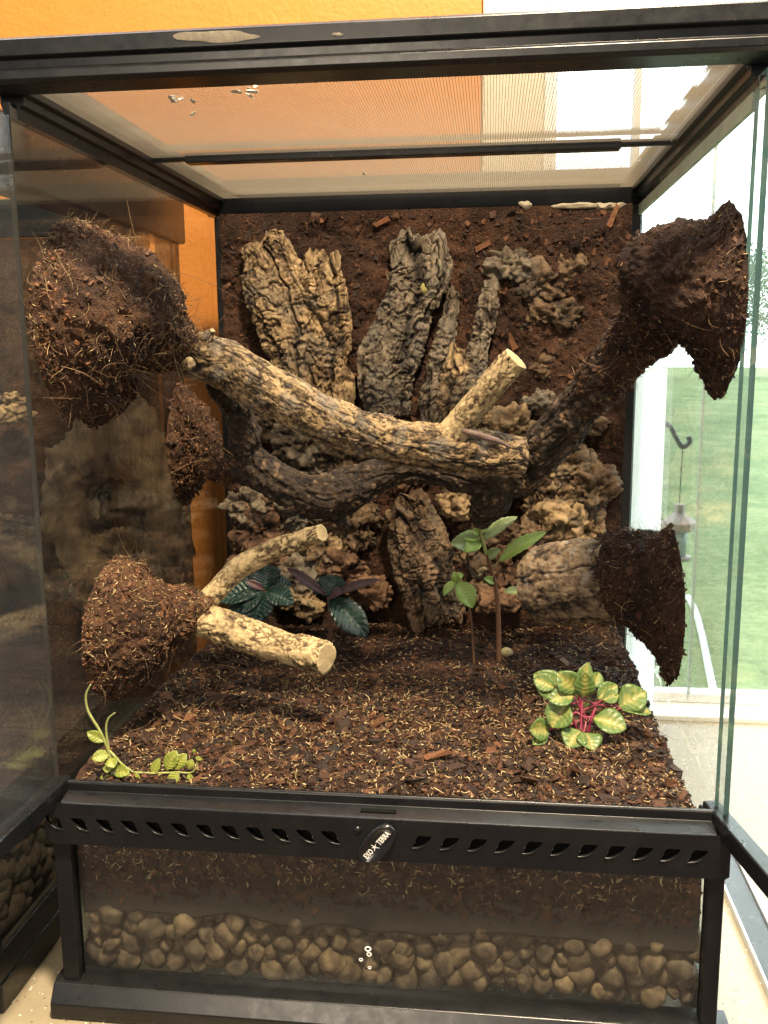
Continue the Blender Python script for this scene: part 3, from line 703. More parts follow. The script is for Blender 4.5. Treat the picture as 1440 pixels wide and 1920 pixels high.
o = put('fibres', V, F, FIBRE, soil, tone=t*.6); o['kind'] = 'stuff'
for i in range(45):
    P, N = on_soil(1, .1); V, F, t = flakes(P, N, np.array([RNG.uniform(.8, 1.5)]), .16, (.35, .7))
    put('wood_chip', V, F, CHIPS, soil, tone=np.full(8, RNG.uniform(.35, .78)), smooth=False)
P = at(816, 1418, 17.0, 2)[None]; P[0, 2] = soil_h(P[:, 0], P[:, 1])[0]+.2
V, F, t = flakes(P, np.array([[0, -.3, 1.]]), np.array([1.7]), .2, (.35, .4)); put('wood_chip', V, F, CHIPS, soil, tone=np.full(8, .9), smooth=False)
# bits against the front glass
n = 6000; P = np.stack([RNG.uniform(-21.2, 21, n), np.full(n, .58), 7.9+(RNG.uniform(0, 1, n)**.55)*8.3], -1); N = np.tile([0, -1., 0], (n, 1))
V, F, t = flakes(P, N, RNG.gamma(2.2, .10, n)+.08); o = put('front_bits', V, F, CHIPS, soil, tone=t*.8, smooth=False); o['kind'] = 'stuff'
n = 1500; P = np.stack([RNG.uniform(-21.2, 21, n), np.full(n, .52), 9.4+(RNG.uniform(0, 1, n)**.65)*6.8], -1); N = np.tile([0, -1., 0], (n, 1))
V, F, t = curls(P, N, RNG.gamma(3, .10, n)+.12, RNG.uniform(.028, .08, n), .5, 4, .1); o = put('front_pale_bits', V, F, PALE, soil, tone=t**1.4); o['kind'] = 'stuff'

# ------------------------------------------------------------------ background wall with cork
back = thing('planted_background', 'brown coir covered back wall with rough cork pieces pressed in', 'background', (0, 42, 16))
nx, nz = 330, 340
u, w = np.meshgrid(np.linspace(-21.0, 20.9, nx), np.linspace(13, 60.1, nz), indexing='ij')
P3 = np.stack([u, w, u*0], -1)
f1, f2, idc = vor(P3*.55, 8)
dep = 1.3*fbm(P3*.12, 4, 21)+.55*fbm(P3*.5, 4, 22)+.30*fbm(P3*1.6, 3, 23)+.20*(f2-f1)*idc
dep = dep*sm(60.1, 57, w)+.4
yy = 41.2-dep
i_ = np.arange(nx*nz).reshape(nx, nz); q_ = np.stack([i_[:-1, :-1], i_[1:, :-1], i_[1:, 1:], i_[:-1, 1:]], -1).reshape(-1, 4)
bo = put('coir_cover', np.stack([u, yy, w], -1).reshape(-1, 3), q_, WALLSOIL, back)
box('foam_board', (-21.0, 42.2, 13), (20.9, 43.6, 60.0), plain('dark_foam', (.02, .017, .014), .9, .2, .3, .4, 3), back)
def back_y(x, z):
    P = np.stack([x, z, 0*x], -1); f1, f2, i = vor(P*.55, 8)
    d = (1.3*fbm(P*.12, 4, 21)+.55*fbm(P*.5, 4, 22)+.30*fbm(P*1.6, 3, 23)+.20*(f2-f1)*i)*sm(60.1, 57, z)+.4
    return 41.2-d
def on_back(n):
    x = RNG.uniform(-20.8, 20.6, n); z = RNG.uniform(16, 59.6, n); return np.stack([x, back_y(x, z)-.05, z], -1), np.tile([0, -1., 0], (n, 1))
P, N = on_back(5200); V, F, t = flakes(P, N, RNG.gamma(2, .10, len(P))+.08); o = put('coir_bits', V, F, CHIPS, back, tone=t*.75+.1, smooth=False); o['kind'] = 'stuff'
P, N = on_back(2600); V, F, t = curls(P, N, RNG.gamma(2.2, .45, len(P))+.2, RNG.uniform(.012, .03, len(P)), .4, 6, .25); o = put('coir_fibres', V, F, FIBRE, back, tone=t*.55); o['kind'] = 'stuff'
for u_, v_, L, a_ in ((905, 460, 1.7, .5), (715, 415, 1.6, .45), (1150, 405, 2.2, 1.2), (960, 640, 1.8, -1.1), (530, 450, 1.0, -.4), (1100, 690, 1.2, -1.2)):
    c = at(u_, v_, 40.2); c[1] = back_y(np.array([c[0]]), np.array([c[2]]))[0]-.25
    b = boxv((-L/2, -.10, -.22), (L/2, .10, .22))+RNG.normal(size=(8, 3))*.06
    Q = np.array(Matrix.Rotation(-a_, 3, 'Y')); put('wood_chip', b@Q.T+c, BOXF, CHIPS, back, tone=np.full(8, RNG.uniform(.75, .95)), smooth=False)

FOAM = plain('pale_foam', (.26, .22, .155), .8, .3, .4, .6, 2)
for u_, w_, v_ in ((1085, 46, 386), (1142, 30, 388), (985, 12, 386)):
    c = at(u_, v_, 40.9); k = px_cm(c, 1); Q = IV*np.array([w_*k, .4, 7*k]); V = Q*(1+.3*fbm(IV*2+u_, 3, 4))[:, None]+np.stack([0*Q[:, 0], 0*Q[:, 0], .45*fbm(Q*1.6+u_, 3, 9)], -1)+c; put('foam_patch', V, IF, FOAM, back)
# bark relief functions -------------------------------------------------
def terr(x, n, w=.28):
    """terraces: stacked layers with steep edges; returns height, edge mask, level id"""
    y = x*n; k = np.floor(y); f = y-k
    return (k+sm(0, w, f))/n, 1-sm(0, .22, np.minimum(f, 1-f)), (np.sin(k*12.9898+4.1)*43758.5453) % 1
def crack(P, s, w=.10):
    return 1-sm(0, w, np.abs(vn(P, s)))
def cork_disp(amp=.5, cross=1.0, seed=0, furrow=.55):
    def f(s, th, V, A):
        r = A[:, :1]; wv = fbm(V*.5, 3, seed+3); w2 = fbm(V*1.6, 3, seed+1)
        ca, sa = np.cos(th)*r, np.sin(th)*r*.6
        fur = crack(np.stack([ca*.62+wv*.7+w2*.12, sa*.4+seed, s*.055], -1), seed, .17)
        fine = crack(np.stack([ca*1.9+wv+w2*.3, sa+seed*2, s*.30], -1), seed+12, .14)
        xs = s*1.15*cross+wv*1.3
        crs = crack(np.stack([ca*.55+w2*.25, sa*.5+seed, xs+w2*.35], -1), seed+13, .20)
        crs2 = crack(np.stack([ca*.9+w2*.4, sa+seed*3, xs*2.3+w2*.5], -1), seed+14, .22)
        t1, e1, k1 = terr(fbm(np.stack([ca*.5, sa*.5+seed, s*.22], -1)+wv[..., None]*.3, 4, seed+8), 6)
        hf = fbm(V*3.4, 3, seed+5)
        pit = sm(.42, .62, vn(V*1.25, seed+21))
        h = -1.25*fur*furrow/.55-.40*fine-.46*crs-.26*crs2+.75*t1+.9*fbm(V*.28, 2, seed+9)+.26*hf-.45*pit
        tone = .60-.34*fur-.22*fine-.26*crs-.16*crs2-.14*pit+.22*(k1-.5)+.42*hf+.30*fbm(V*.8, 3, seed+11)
        return h*amp, np.clip(tone, 0, 1)
    return f
def branch_disp(amp=.16, seed=0, ls=.52, fs=1.15, n=6):
    """bark flaking in stacked, wavy-edged layers drawn out along the limb"""
    def f(s, th, V, A):
        r = A[:, :1]; wv = fbm(V*.5, 3, seed+4); w2 = fbm(V*2.2, 3, seed+5)
        Q = np.stack([np.cos(th)*r*fs, np.sin(th)*r*fs+seed*.7, s*ls], -1)+wv[..., None]*.35
        t, e, k = terr(fbm(Q, 3, seed, .42)+.10*w2, n)
        lg = crack(np.stack([np.cos(th)*r*fs*1.7+wv*.8, np.sin(th)*r*fs*1.7+seed, s*ls*.6+w2*.2], -1), seed+9, .12)
        hf = fbm(V*3.6, 3, seed+7)
        fc_ = crack(np.stack([np.cos(th)*r*2.6+w2*.5, np.sin(th)*r*2.6+seed, s*.55+wv], -1), seed+15, .2)
        h = 2.0*t-.40*e-.7*lg-.45*fc_+.9*fbm(V*.4, 3, seed+6)+.45*hf
        tone = .58-.34*e+.30*(k-.5)-.30*lg-.24*fc_+.40*hf+.30*fbm(V*.7, 3, seed+8)
        return h*amp, np.clip(tone, 0, 1)
    return f
def scale_disp(amp=.12, seed=0):
    """fine netted ridges of young bark"""
    def f(s, th, V, A):
        r = A[:, :1]; wv = fbm(V*.9, 3, seed+4); w2 = fbm(V*2.8, 3, seed+5)
        Q = np.stack([np.cos(th)*r*2.1+wv*.7+w2*.5, np.sin(th)*r*2.1+seed*.7+w2*.4, s*1.15+wv*.9+w2*.45], -1)
        f1, f2, idd = vor(Q, seed); ln = 1-sm(0, .24, f2-f1)
        ln = ln*sm(-.45, .15, vn(V*1.1, seed+2)); hf = fbm(V*4.2, 3, seed+7)
        kn = sm(.55, .8, vn(V*.55, seed+12))
        h = -.8*ln+.5*(idd-.5)+1.0*fbm(V*.45, 3, seed+3)+.5*hf+1.2*kn
        return h*amp, np.clip(.66-.40*ln+.14*(idd-.5)+.36*hf+.26*fbm(V*.6, 3, seed+9), 0, 1)
    return f
def vine_disp(amp=.14, seed=0):
    def f(s, th, V, A):
        r = A[:, :1]; wv = fbm(V*.35, 3, seed); w2 = fbm(V*1.9, 3, seed+6)
        ln = crack(np.stack([np.cos(th+s*.06)*r*1.5+w2*.25, np.sin(th+s*.06)*r*1.5+seed, s*.16+wv], -1), seed+1, .26)
        t, e, k = terr(fbm(V*np.array([.8, .8, .8]), 3, seed+2), 6)
        hf = fbm(V*3.6, 3, seed+4)
        fl = sm(.40, .52, vn(V*np.array([1.9, 1.9, 1.9]), seed+12))*sm(-.1, .2, w2)
        h = -1.1*ln+2.2*fbm(V*.45, 3, seed+3)+.8*hf+1.2*t-.35*e+.5*fl
        return h*amp, np.clip(.36-.22*ln+.35*hf+.15*(k-.5)+.75*fl, 0, 1.2)
    return f
def mound_disp(amp=.5, seed=0):
    def f(s, th, V, A):
        f1, f2, idd = vor(V*1.5, seed); g1, g2, ide = vor(V*3.6, seed+40)
        h = 1.2*fbm(V*.2, 3, seed+1)+.9*fbm(V*.6, 4, seed+2)+.60*fbm(V*1.9, 4, seed+3, .65)+.25*(idd-.5)*sm(0, .2, f2-f1)+.22*(ide-.4)+.30*vn(V*5.5, seed+4)
        h = h-.5*sm(.45, .8, vn(V*.6, seed+6)+.3*vn(V*2, seed+7))
        return h*amp*np.minimum(1, A[:, :1]/2.6)*(.45+.55*sm(0, .5, s)), np.full(h.shape, .5)
    return f
def pxpath(rows):
    """(px, py, depth y, radius in px[, flatness]) -> centres and radii in cm"""
    C = np.array([at(r[0], r[1], r[2]) for r in rows])
    A = np.array([[px_cm(c, r[3]), px_cm(c, r[3])*(r[4] if len(r) > 4 else 1)] for c, r in zip(C, rows)])
    return C, A
def slab(name, rows, mat, label, seed, amp=.55, cross=1.0, res=12, parent=None, furrow=.55, ragged=1.0):
    C, A = pxpath(rows); L = np.linalg.norm(np.diff(C, axis=0), axis=1).sum()
    nl = int(L*res)+8; na = int(2*math.pi*A[:, 0].max()*res)+16
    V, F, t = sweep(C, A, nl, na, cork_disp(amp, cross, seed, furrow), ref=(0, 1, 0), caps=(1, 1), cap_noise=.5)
    # ragged ends: push the outer rows in and out along the axis
    d = (C[-1]-C[0])/L; s = (V-C[0])@d; n = fbm(np.c_[V[:, :2]*.55, V[:, 2:]*.2], 3, seed+70)*2.2*ragged+vn(V*1.6, seed+71)*.5*ragged
    V = V+d[None]*(n*(sm(L*.25, 0, s)+sm(L*.75, L, s)))[:, None]
    t = np.where(t > 1.5, .45, t)
    if parent is not None: return put(name, V, F, mat, parent, tone=t)
    o = put(name, V, F, mat, None, tone=t)
    return tag(o, label, 'cork bark', 'cork bark slabs on the back wall')
SL = [
 ([(492, 455, 39.8, 46, .42), (520, 540, 39.3, 62, .42), (555, 630, 39.0, 62, .42), (580, 730, 39.2, 44, .42)], CORK_TAN, 'pale tan ridged cork slab, left one of the twin slabs at upper left of the back wall', 11),
 ([(600, 478, 39.8, 42, .42), (610, 560, 39.3, 46, .42), (614, 650, 39.0, 44, .42), (622, 760, 39.2, 36, .42)], CORK_TAN, 'tan cork slab with square grid cracks, right one of the twin slabs at upper left', 12),
 ([(752, 446, 39.8, 34, .45), (785, 505, 39.2, 62, .42), (758, 590, 39.0, 50, .42), (722, 690, 38.9, 54, .42), (730, 785, 39.2, 44, .42)], CORK_GREY, 'grey crooked cork slab with lichen at the top centre of the back wall', 13),
 ([(848, 566, 39.8, 16, .6), (838, 640, 39.4, 22, .6), (815, 720, 39.0, 26, .6), (812, 795, 39.2, 28, .6)], CORK_GREY, 'thin bent cork strip left of the short square cork block', 14),
 ([(864, 662, 39.0, 28, .6), (858, 720, 38.6, 32, .6), (846, 785, 38.8, 34, .6)], CORK_TAN, 'short square topped cork block behind the forked side twig', 15),
 ([(920, 540, 39.8, 13, .7), (910, 610, 39.3, 20, .7), (893, 690, 39.0, 23, .7), (880, 770, 39.3, 22, .7)], CORK_GREY, 'narrow upright grey cork strip right of the square cork block', 16),
 ([(757, 935, 38.6, 40, .6), (780, 1000, 38.2, 55, .6), (805, 1080, 37.8, 60, .6), (822, 1165, 37.8, 50, .6)], CORK_BROWN, 'brown cross ridged cork slab leaning at lower centre below the dark vine', 17),
]
LICHEN = plain('yellow_lichen', (.30, .27, .10), .9, .2, .5, .6, 4)
for rows, mt, lb, sd_ in SL:
    sl_ = slab('cork_slab', rows, mt, lb, sd_, cross=1.25 if sd_ in (15, 17) else 1.0)
    if sd_ == 13:
        for u_, v_, w_ in ((797, 540, 9), (806, 552, 10), (799, 562, 7)):
            c = at(u_, v_, 38.55); k = px_cm(c, w_); ih_ = bmesh.new(); bmesh.ops.create_icosphere(ih_, subdivisions=3, radius=1)
            Q = np.array([v.co[:] for v in ih_.verts]); f_ = np.array([[v.index for v in f.verts] for f in ih_.faces]); ih_.free()
            put('lichen', Q*np.array([k, .35, k*1.2])*(1+.5*fbm(Q*2+u_, 3, 2))[:, None]+c, f_, LICHEN, sl_)
# knobbly cork lumps over the lower background
def lump(u_, v_, su, sv, Y, mat, seed, name='cork_lump'):
    c = at(u_, v_, Y+.7); k = px_cm(c, 1)
    V = ICO4*np.array([su*k, max(su, sv)*k*.42, sv*k])
    Pn = (V+c)
    wv = fbm(Pn*.5, 3, seed+1); w2 = fbm(Pn*1.7, 3, seed+2); hf = fbm(Pn*3.4, 3, seed+3)
    t, e, k = terr(fbm(Pn*np.array([.42, .42, .6])+wv[:, None]*.4, 4, seed+4), 6)
    ck = crack(Pn*np.array([.55, .55, .95])+w2[:, None]*.3, seed+5, .16); pit = sm(.30, .55, vn(Pn*.8, seed+6))
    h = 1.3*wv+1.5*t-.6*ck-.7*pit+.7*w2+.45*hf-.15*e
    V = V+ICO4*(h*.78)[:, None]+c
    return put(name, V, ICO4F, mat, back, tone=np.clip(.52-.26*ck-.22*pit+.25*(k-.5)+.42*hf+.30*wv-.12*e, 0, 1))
ICO4, ICO4F = ico(5)
LU = [(965, 500, 46, 32, 40.0, CORK_GREY), (1010, 535, 48, 30, 39.8, CORK_BROWN), (1070, 505, 28, 22, 40.2, CORK_BROWN), (1035, 590, 55, 34, 39.8, CORK_BROWN), (985, 610, 24, 20, 39.8, CORK_GREY),
      (1060, 650, 34, 18, 40.2, CORK_RED), (1010, 690, 28, 20, 40.3, CORK_BROWN), (1020, 752, 50, 24, 39.6, CORK_GREY), (955, 800, 55, 34, 39.2, CORK_TAN), (1090, 790, 40, 30, 39.6, CORK_BROWN),
      (560, 830, 50, 48, 39.0, CORK_GREY), (640, 850, 46, 44, 39.0, CORK_BROWN), (490, 790, 40, 36, 39.6, CORK_BROWN), (700, 830, 42, 40, 39.4, CORK_GREY), (465, 950, 44, 40, 39.2, CORK_GREY),
      (490, 1000, 58, 50, 38.8, CORK_RED), (560, 960, 46, 40, 38.9, CORK_GREY), (610, 1030, 44, 42, 38.6, CORK_TAN), (660, 990, 44, 46, 38.8, CORK_BROWN), (640, 1070, 54, 40, 38.4, CORK_RED),
      (560, 1080, 44, 44, 38.6, CORK_GREY), (560, 1130, 40, 26, 37.8, CORK_TAN), (855, 945, 36, 26, 38.4, CORK_TAN), (1000, 905, 46, 40, 39.0, CORK_BROWN), (1060, 880, 50, 44, 39.0, CORK_TAN),
      (1110, 920, 44, 60, 39.2, CORK_BROWN), (1040, 960, 56, 44, 38.7, CORK_TAN), (1000, 1010, 50, 44, 38.5, CORK_BROWN), (1090, 1000, 50, 50, 38.8, CORK_TAN), (960, 1060, 40, 50, 38.8, CORK_RED),
      (900, 1010, 34, 50, 39.4, CORK_BROWN), (870, 880, 30, 26, 39.2, CORK_GREY), (930, 1130, 44, 30, 38.0, CORK_RED), (850, 1130, 36, 40, 37.6, CORK_BROWN), (465, 1090, 36, 44, 39.0, CORK_RED), (690, 1110, 40, 34, 38.0, CORK_RED)]
for i in range(34):
    u_, v_ = RNG.uniform(440, 1140), RNG.uniform(830, 1130)
    if not (715 < u_ < 860 and v_ > 900): LU.append((u_, v_, RNG.uniform(22, 44), RNG.uniform(18, 34), 39.9, [CORK_GREY, CORK_BROWN, CORK_RED, CORK_BROWN][i % 4]))
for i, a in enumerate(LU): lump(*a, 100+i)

# ------------------------------------------------------------------ ledges (soil mounds) and branches
def dress(o, me, n_f, n_c, n_p, seed, flen=(.6, 2.6), hair=.6, dark=False):
    V, N = tri_normals(me)
    def pick(n):
        i = RNG.integers(0, len(V), n); return V[i], N[i]
    P, Nn = pick(n_c); v, f, t = flakes(P, Nn, RNG.gamma(2, .065, n_c)+.07, .5); put('soil_crumbs', v, f, CHIPS, o, tone=.35+t*(.3 if dark else .55), smooth=False)['kind'] = 'stuff'
    P, Nn = pick(n_f); v, f, t = curls(P+Nn*.06, Nn, RNG.uniform(*flen, n_f)*RNG.uniform(.3, 1, n_f), RNG.uniform(.010, .026, n_f), .5, 7, hair); put('coir_strands', v, f, FIBRE, o, tone=t**(2.0 if dark else 1.2))['kind'] = 'stuff'
    P, Nn = pick(n_p); v, f, t = curls(P+Nn*.04, Nn, RNG.gamma(2.5, .08, n_p)+.06, RNG.uniform(.018, .045, n_p), .4, 3, .1); put('pale_flecks', v, f, PALE, o, tone=t*(.7 if dark else 1))['kind'] = 'stuff'
def ledge(C, A, label, mat, seed, amp=.55, n=(260, 900, 420), nl=150, na=190, plate=True, dark=False, fl=1):
    root = thing('soil_ledge', label, 'ledge', tuple(C[0]), 'soil covered ledges stuck to the side glass')
    A2 = np.asarray(A, float)[:, ::-1]
    V, F, t = sweep(C, A2, nl, na, mound_disp(amp, seed), caps=(1, 1), cap_noise=.4, t0=(1 if C[0][0] < 0 else -1, 0, 0))
    V[:, 0] = np.clip(V[:, 0], -GX+.15, GX-.15)
    me = mesh('soil_mound', V, F, mat); o = link('soil_mound', me, root)
    dress(root, me, n[0], n[1], n[2], seed, dark=dark)
    if plate:
        s = -1 if C[0][0] < 0 else 1; r = A[0]
        a = np.linspace(0, 2*np.pi, 48, endpoint=False)
        pv = []
        for xx, q in ((s*(GX-.02), .80), (s*(GX-.08), .81), (s*(GX-.12), .78)):
            for tt in a: pv.append((xx, C[0][1]+math.cos(tt)*A[0][0]*q, C[0][2]+math.sin(tt)*A[0][1]*q))
        i = np.arange(48); F2 = [np.stack([j*48+i, j*48+(i+1) % 48, (j+1)*48+(i+1) % 48, (j+1)*48+i], -1) for j in range(2)]
        put('backing_plate', pv, [tuple(f) for g_ in F2 for f in g_]+[tuple(range(48))], SEAL, root)
    return root
def L3(x, y, z): return np.array([x, y, z], float)
G = GX-.2
# upper left ledge
ledge([L3(-G, 8.7, 48.1), L3(-20.9, 8.7, 48.1), L3(-19.6, 9.1, 48.5), L3(-18.4, 9.8, 48.2), L3(-17.0, 11.0, 47.0), L3(-15.6, 12.4, 46.2)], [[8.3, 6.9], [8.1, 6.7], [7.2, 5.9], [5.4, 4.4], [2.8, 2.5], [1.2, 1.3]],
      'largest brown soil ledge, upper left, shaggy with loose coir strands', MOUND, 201, n=(1000, 3200, 1300))
# centre left ledge
ledge([L3(-G, 28.5, 37.2), L3(-20.9, 28.5, 37.2), L3(-19.7, 28.2, 36.8), at(400, 878, 27.4), at(440, 888, 27.0)], [[4.6, 5.9], [3.9, 4.8], [2.5, 2.8], [1.2, 1.2], [.9, .9]],
      'reddish brown soil ledge at centre left behind the main branch, holding the dark vine end', MOUND, 202, amp=.95, plate=False, n=(260, 1300, 520))
# lower left ledge
ledge([L3(-G, 10.6, 25.0), L3(-20.7, 10.6, 25.0), L3(-19.4, 11.0, 25.2), L3(-18.2, 11.8, 25.5), at(365, 1142, 12.8), at(392, 1146, 13)], [[6.2, 5.2], [5.9, 5.1], [4.6, 4.1], [2.8, 2.7], [1.5, 1.5], [1.0, 1.0]],
      'light brown soil ledge at lower left with the short forked branch', MOUND, 203, n=(420, 2600, 1700))
# upper right ledge
ur0 = L3(G, 6.6, 48.8)
ledge([ur0, L3(21.25, 6.9, 49.2), L3(20.6, 8.0, 50.1), L3(19.6, 9.9, 50.6), at(1250, 572, 12.6), at(1205, 622, 15.0), at(1160, 672, 17.8), at(1120, 722, 20.5), at(1085, 765, 22.3)], [[6.4, 6.1], [5.4, 5.0], [4.4, 4.0], [3.6, 3.3], [2.8, 2.7], [2.35, 2.35], [2.1, 2.1], [1.95, 1.95], [1.5, 1.5]],
      'dark brown soil ledge at upper right tapering into the dark vine', MOUND_DK, 204, amp=.62, n=(520, 2800, 460), nl=190, dark=True)
# lower right ledge
ledge([L3(G, 18.9, 25.3), L3(21.25, 19.3, 25.8), L3(20.5, 20.4, 26.7), L3(19.3, 21.5, 27.0), L3(17.9, 22.2, 26.9), at(1125, 1085, 22.5)], [[6.8, 6.2], [5.7, 5.1], [4.5, 4.2], [3.8, 3.8], [3.6, 3.6], [3.2, 3.2]],
      'dark brown soil ledge at lower right with a wide sawn cork stub', MOUND_DK, 205, amp=.62, n=(480, 2400, 420), dark=True)

def branch(name, rows, mat, disp, parent=None, res=11, caps=(0, 1)):
    C, A = pxpath(rows); L = np.linalg.norm(np.diff(C, axis=0), axis=1).sum()
    nl = int(L*res); na = int(2*math.pi*A.max()*res)+10
    V, F, t = sweep(C, A, nl, na, disp, caps=caps)
    return put(name, V, F, mat, parent, tone=t)
mb_ = thing('main_branch', 'thick tan scaly branch slanting from the upper left ledge to mid right', 'branch', tuple(at(640, 790, 17)))
branch('limb', [(285, 640, 12.6, 36), (350, 660, 12.9, 43), (430, 690, 13.6, 47), (520, 740, 14.8, 46), (620, 792, 16.2, 44), (720, 822, 17.6, 42), (820, 838, 19.0, 43), (910, 850, 20.2, 41), (980, 858, 21.0, 37)], BR_MAIN, branch_disp(.155, 301), mb_, 14)
branch('side_twig', [(845, 822, 19.0, 33), (868, 788, 18.4, 27), (905, 742, 17.8, 26), (945, 695, 17.2, 26), (967, 672, 16.9, 26)], BR_PALE, scale_disp(.11, 302), mb_, 13)
branch('broken_knob', [(372, 660, 12.4, 20), (388, 634, 12.0, 14), (398, 618, 11.8, 9)], BR_MAIN, branch_disp(.16, 303), mb_, 13)
branch('broken_knob', [(338, 680, 11.6, 14), (352, 682, 10.8, 11), (358, 684, 10.4, 7)], BR_PALE, scale_disp(.10, 304), mb_, 13)
vr = thing('dark_vine', 'long dark twisted vine limb crossing the tank behind the main branch', 'branch', tuple(at(750, 890, 26)))
branch('stem', [(1180, 650, 17.0, 44), (1135, 705, 19.6, 44), (1085, 765, 22.4, 42), (1030, 830, 24.0, 44), (985, 880, 25.0, 36), (945, 905, 25.4, 30)], BR_DARK, vine_disp(.22, 311), vr, 10)
branch('stem', [(985, 900, 25.2, 26), (930, 902, 25.4, 34), (860, 890, 25.6, 31), (780, 878, 25.8, 27), (715, 888, 26.0, 30), (660, 915, 26.0, 38), (615, 930, 26.0, 42), (555, 918, 26.2, 36), (500, 890, 26.4, 34), (470, 850, 26.2, 28), (452, 790, 24.5, 27), (425, 735, 21.5, 27), (400, 700, 18.0, 26)], BR_DARK, vine_disp(.20, 312), vr, 10)
branch('side_stem', [(520, 905, 26.4, 24), (470, 892, 26.8, 21), (430, 884, 27.0, 18), (385, 872, 27.4, 22)], BR_DARK, vine_disp(.16, 313), vr, 12)
branch('side_stem', [(630, 920, 26.2, 34), (625, 950, 26.4, 27), (640, 975, 26.8, 14), (650, 990, 27.2, 6)], BR_DARK, vine_disp(.16, 314), vr, 12)
branch('side_stem', [(960, 895, 25.0, 30), (925, 930, 25.6, 34), (905, 960, 26.4, 24), (900, 985, 27.0, 10)], BR_DARK, vine_disp(.22, 315), vr, 12)
fb = thing('forked_branch', 'short pale forked branch with two sawn ends on the lower left ledge', 'branch', tuple(at(365, 1150, 13)))
branch('limb', [(330, 1140, 12.6, 30), (380, 1160, 13.0, 32), (450, 1186, 13.4, 33), (530, 1212, 12.8, 30), (580, 1226, 12.0, 30), (612, 1234, 11.3, 31)], BR_PALE, scale_disp(.115, 321), fb, 13)
branch('limb', [(350, 1150, 13.0, 24), (392, 1122, 13.8, 20), (445, 1068, 14.4, 21), (510, 1032, 14.0, 20), (570, 1010, 13.2, 18), (604, 999, 12.4, 17)], BR_PALE, scale_disp(.10, 322), fb, 13)
branch('sawn_stub', [(1002, 1102, 25.6, 58), (1022, 1099, 25.0, 74), (1075, 1092, 23.8, 79), (1150, 1086, 22.2, 76)], STUB, cork_disp(.26, .9, 331, .30), thing('cork_stub', 'wide reddish cork stub with whitish bloom on the lower right ledge', 'branch', tuple(at(1080, 1090, 21.6))), 10, (1, 0))
V, F, t = sweep([at(u, v, y) for u, v, y in ((866, 806, 17.6), (890, 814, 17.8), (925, 824, 18.2), (955, 838, 18.8))], [.22, .26, .24, .14], 50, 12, vine_disp(.05, 341), caps=(1, 1))
put('bark_sliver', V, F, plain('purple_grey_twig', (.15, .10, .085), .6, .4, .3, .4, 5), mb_)

# ------------------------------------------------------------------ plants
def leaf_mat(name, edge, mid, vein, vs=.8, back=None, rough=.4, veins=7, trans=.25, spread=.5, nz=.5, bs=.35):
    m, nt, b = nodes(name)
    a = nt.nodes.new('ShaderNodeAttribute'); a.attribute_name = 'luv'; s = nt.nodes.new('ShaderNodeSeparateXYZ'); nt.links.new(a.outputs['Vector'], s.inputs[0])
    across = math_(nt, 'ABSOLUTE', s.outputs[0]); along = s.outputs[1]
    n = noise(nt, 1.8, 4, .6)
    f = math_(nt, 'ADD', across, math_(nt, 'MULTIPLY', math_(nt, 'SUBTRACT', n, .5), nz*2.2))
    c = ramp(nt, f, [(max(0, spread-.30), mid), (min(1, spread+.22), edge)])
    rib = math_(nt, 'LESS_THAN', across, .05)
    sv = math_(nt, 'SUBTRACT', math_(nt, 'MULTIPLY', along, float(veins)), math_(nt, 'MULTIPLY', across, veins*.22))
    fr = math_(nt, 'ABSOLUTE', math_(nt, 'SUBTRACT', math_(nt, 'FRACT', sv), .5))
    side = ramp(nt, fr, [(.0, (1, 1, 1)), (.12, (0, 0, 0))])
    k = math_(nt, 'MAXIMUM', math_(nt, 'MULTIPLY', rib, vs), math_(nt, 'MULTIPLY', side, vs*.55))
    c = mixc(nt, k, c, vein)
    nt.links.new(c, b.inputs['Base Color']); setb(b, rough, .5)
    b.inputs['Subsurface Weight'].default_value = 0
    bump(nt, b, math_(nt, 'ADD', math_(nt, 'MULTIPLY', fr, 1.2), n), bs, .12)
    if trans:
        out = nt.nodes['Material Output']; tl = nt.nodes.new('ShaderNodeBsdfTranslucent'); nt.links.new(c, tl.inputs[0])
        mx = nt.nodes.new('ShaderNodeMixShader'); mx.inputs[0].default_value = trans
        nt.links.new(b.outputs[0], mx.inputs[1]); nt.links.new(tl.outputs[0], mx.inputs[2]); nt.links.new(mx.outputs[0], out.inputs[0])
    return m
LF_VAR = leaf_mat('variegated_leaf', (.095, .165, .04), (.29, .29, .075), (.36, .20, .10), .28, spread=.36, nz=.8, veins=6)
LF_GRN = leaf_mat('green_leaf', (.25, .38, .08), (.31, .44, .10), (.44, .54, .20), .6, veins=9)
LF_GRN2 = leaf_mat('grey_green_leaf', (.22, .29, .12), (.27, .34, .15), (.38, .44, .22), .6, veins=9)
LF_DRK = leaf_mat('dark_quilted_leaf', (.006, .021, .014), (.009, .030, .021), (.026, .05, .038), .7, veins=9, rough=.32, trans=.03, bs=1.0)
LF_PUR = leaf_mat('purple_leaf', (.055, .022, .026), (.075, .032, .034), (.12, .06, .055), .6, veins=8, trans=.1)
LF_YEL = leaf_mat('yellow_green_leaf', (.20, .24, .035), (.27, .29, .05), (.34, .34, .10), .5, veins=6)
ST_PINK = plain('pink_stem', (.22, .030, .06), .4, .4, .3, .1, 2)
ST_GRN = plain('green_stem', (.24, .25, .08), .5, .4, .3, .1, 2)
ST_BRN = plain('brown_stem', (.115, .056, .030), .7, .3, .3, .3, 3)
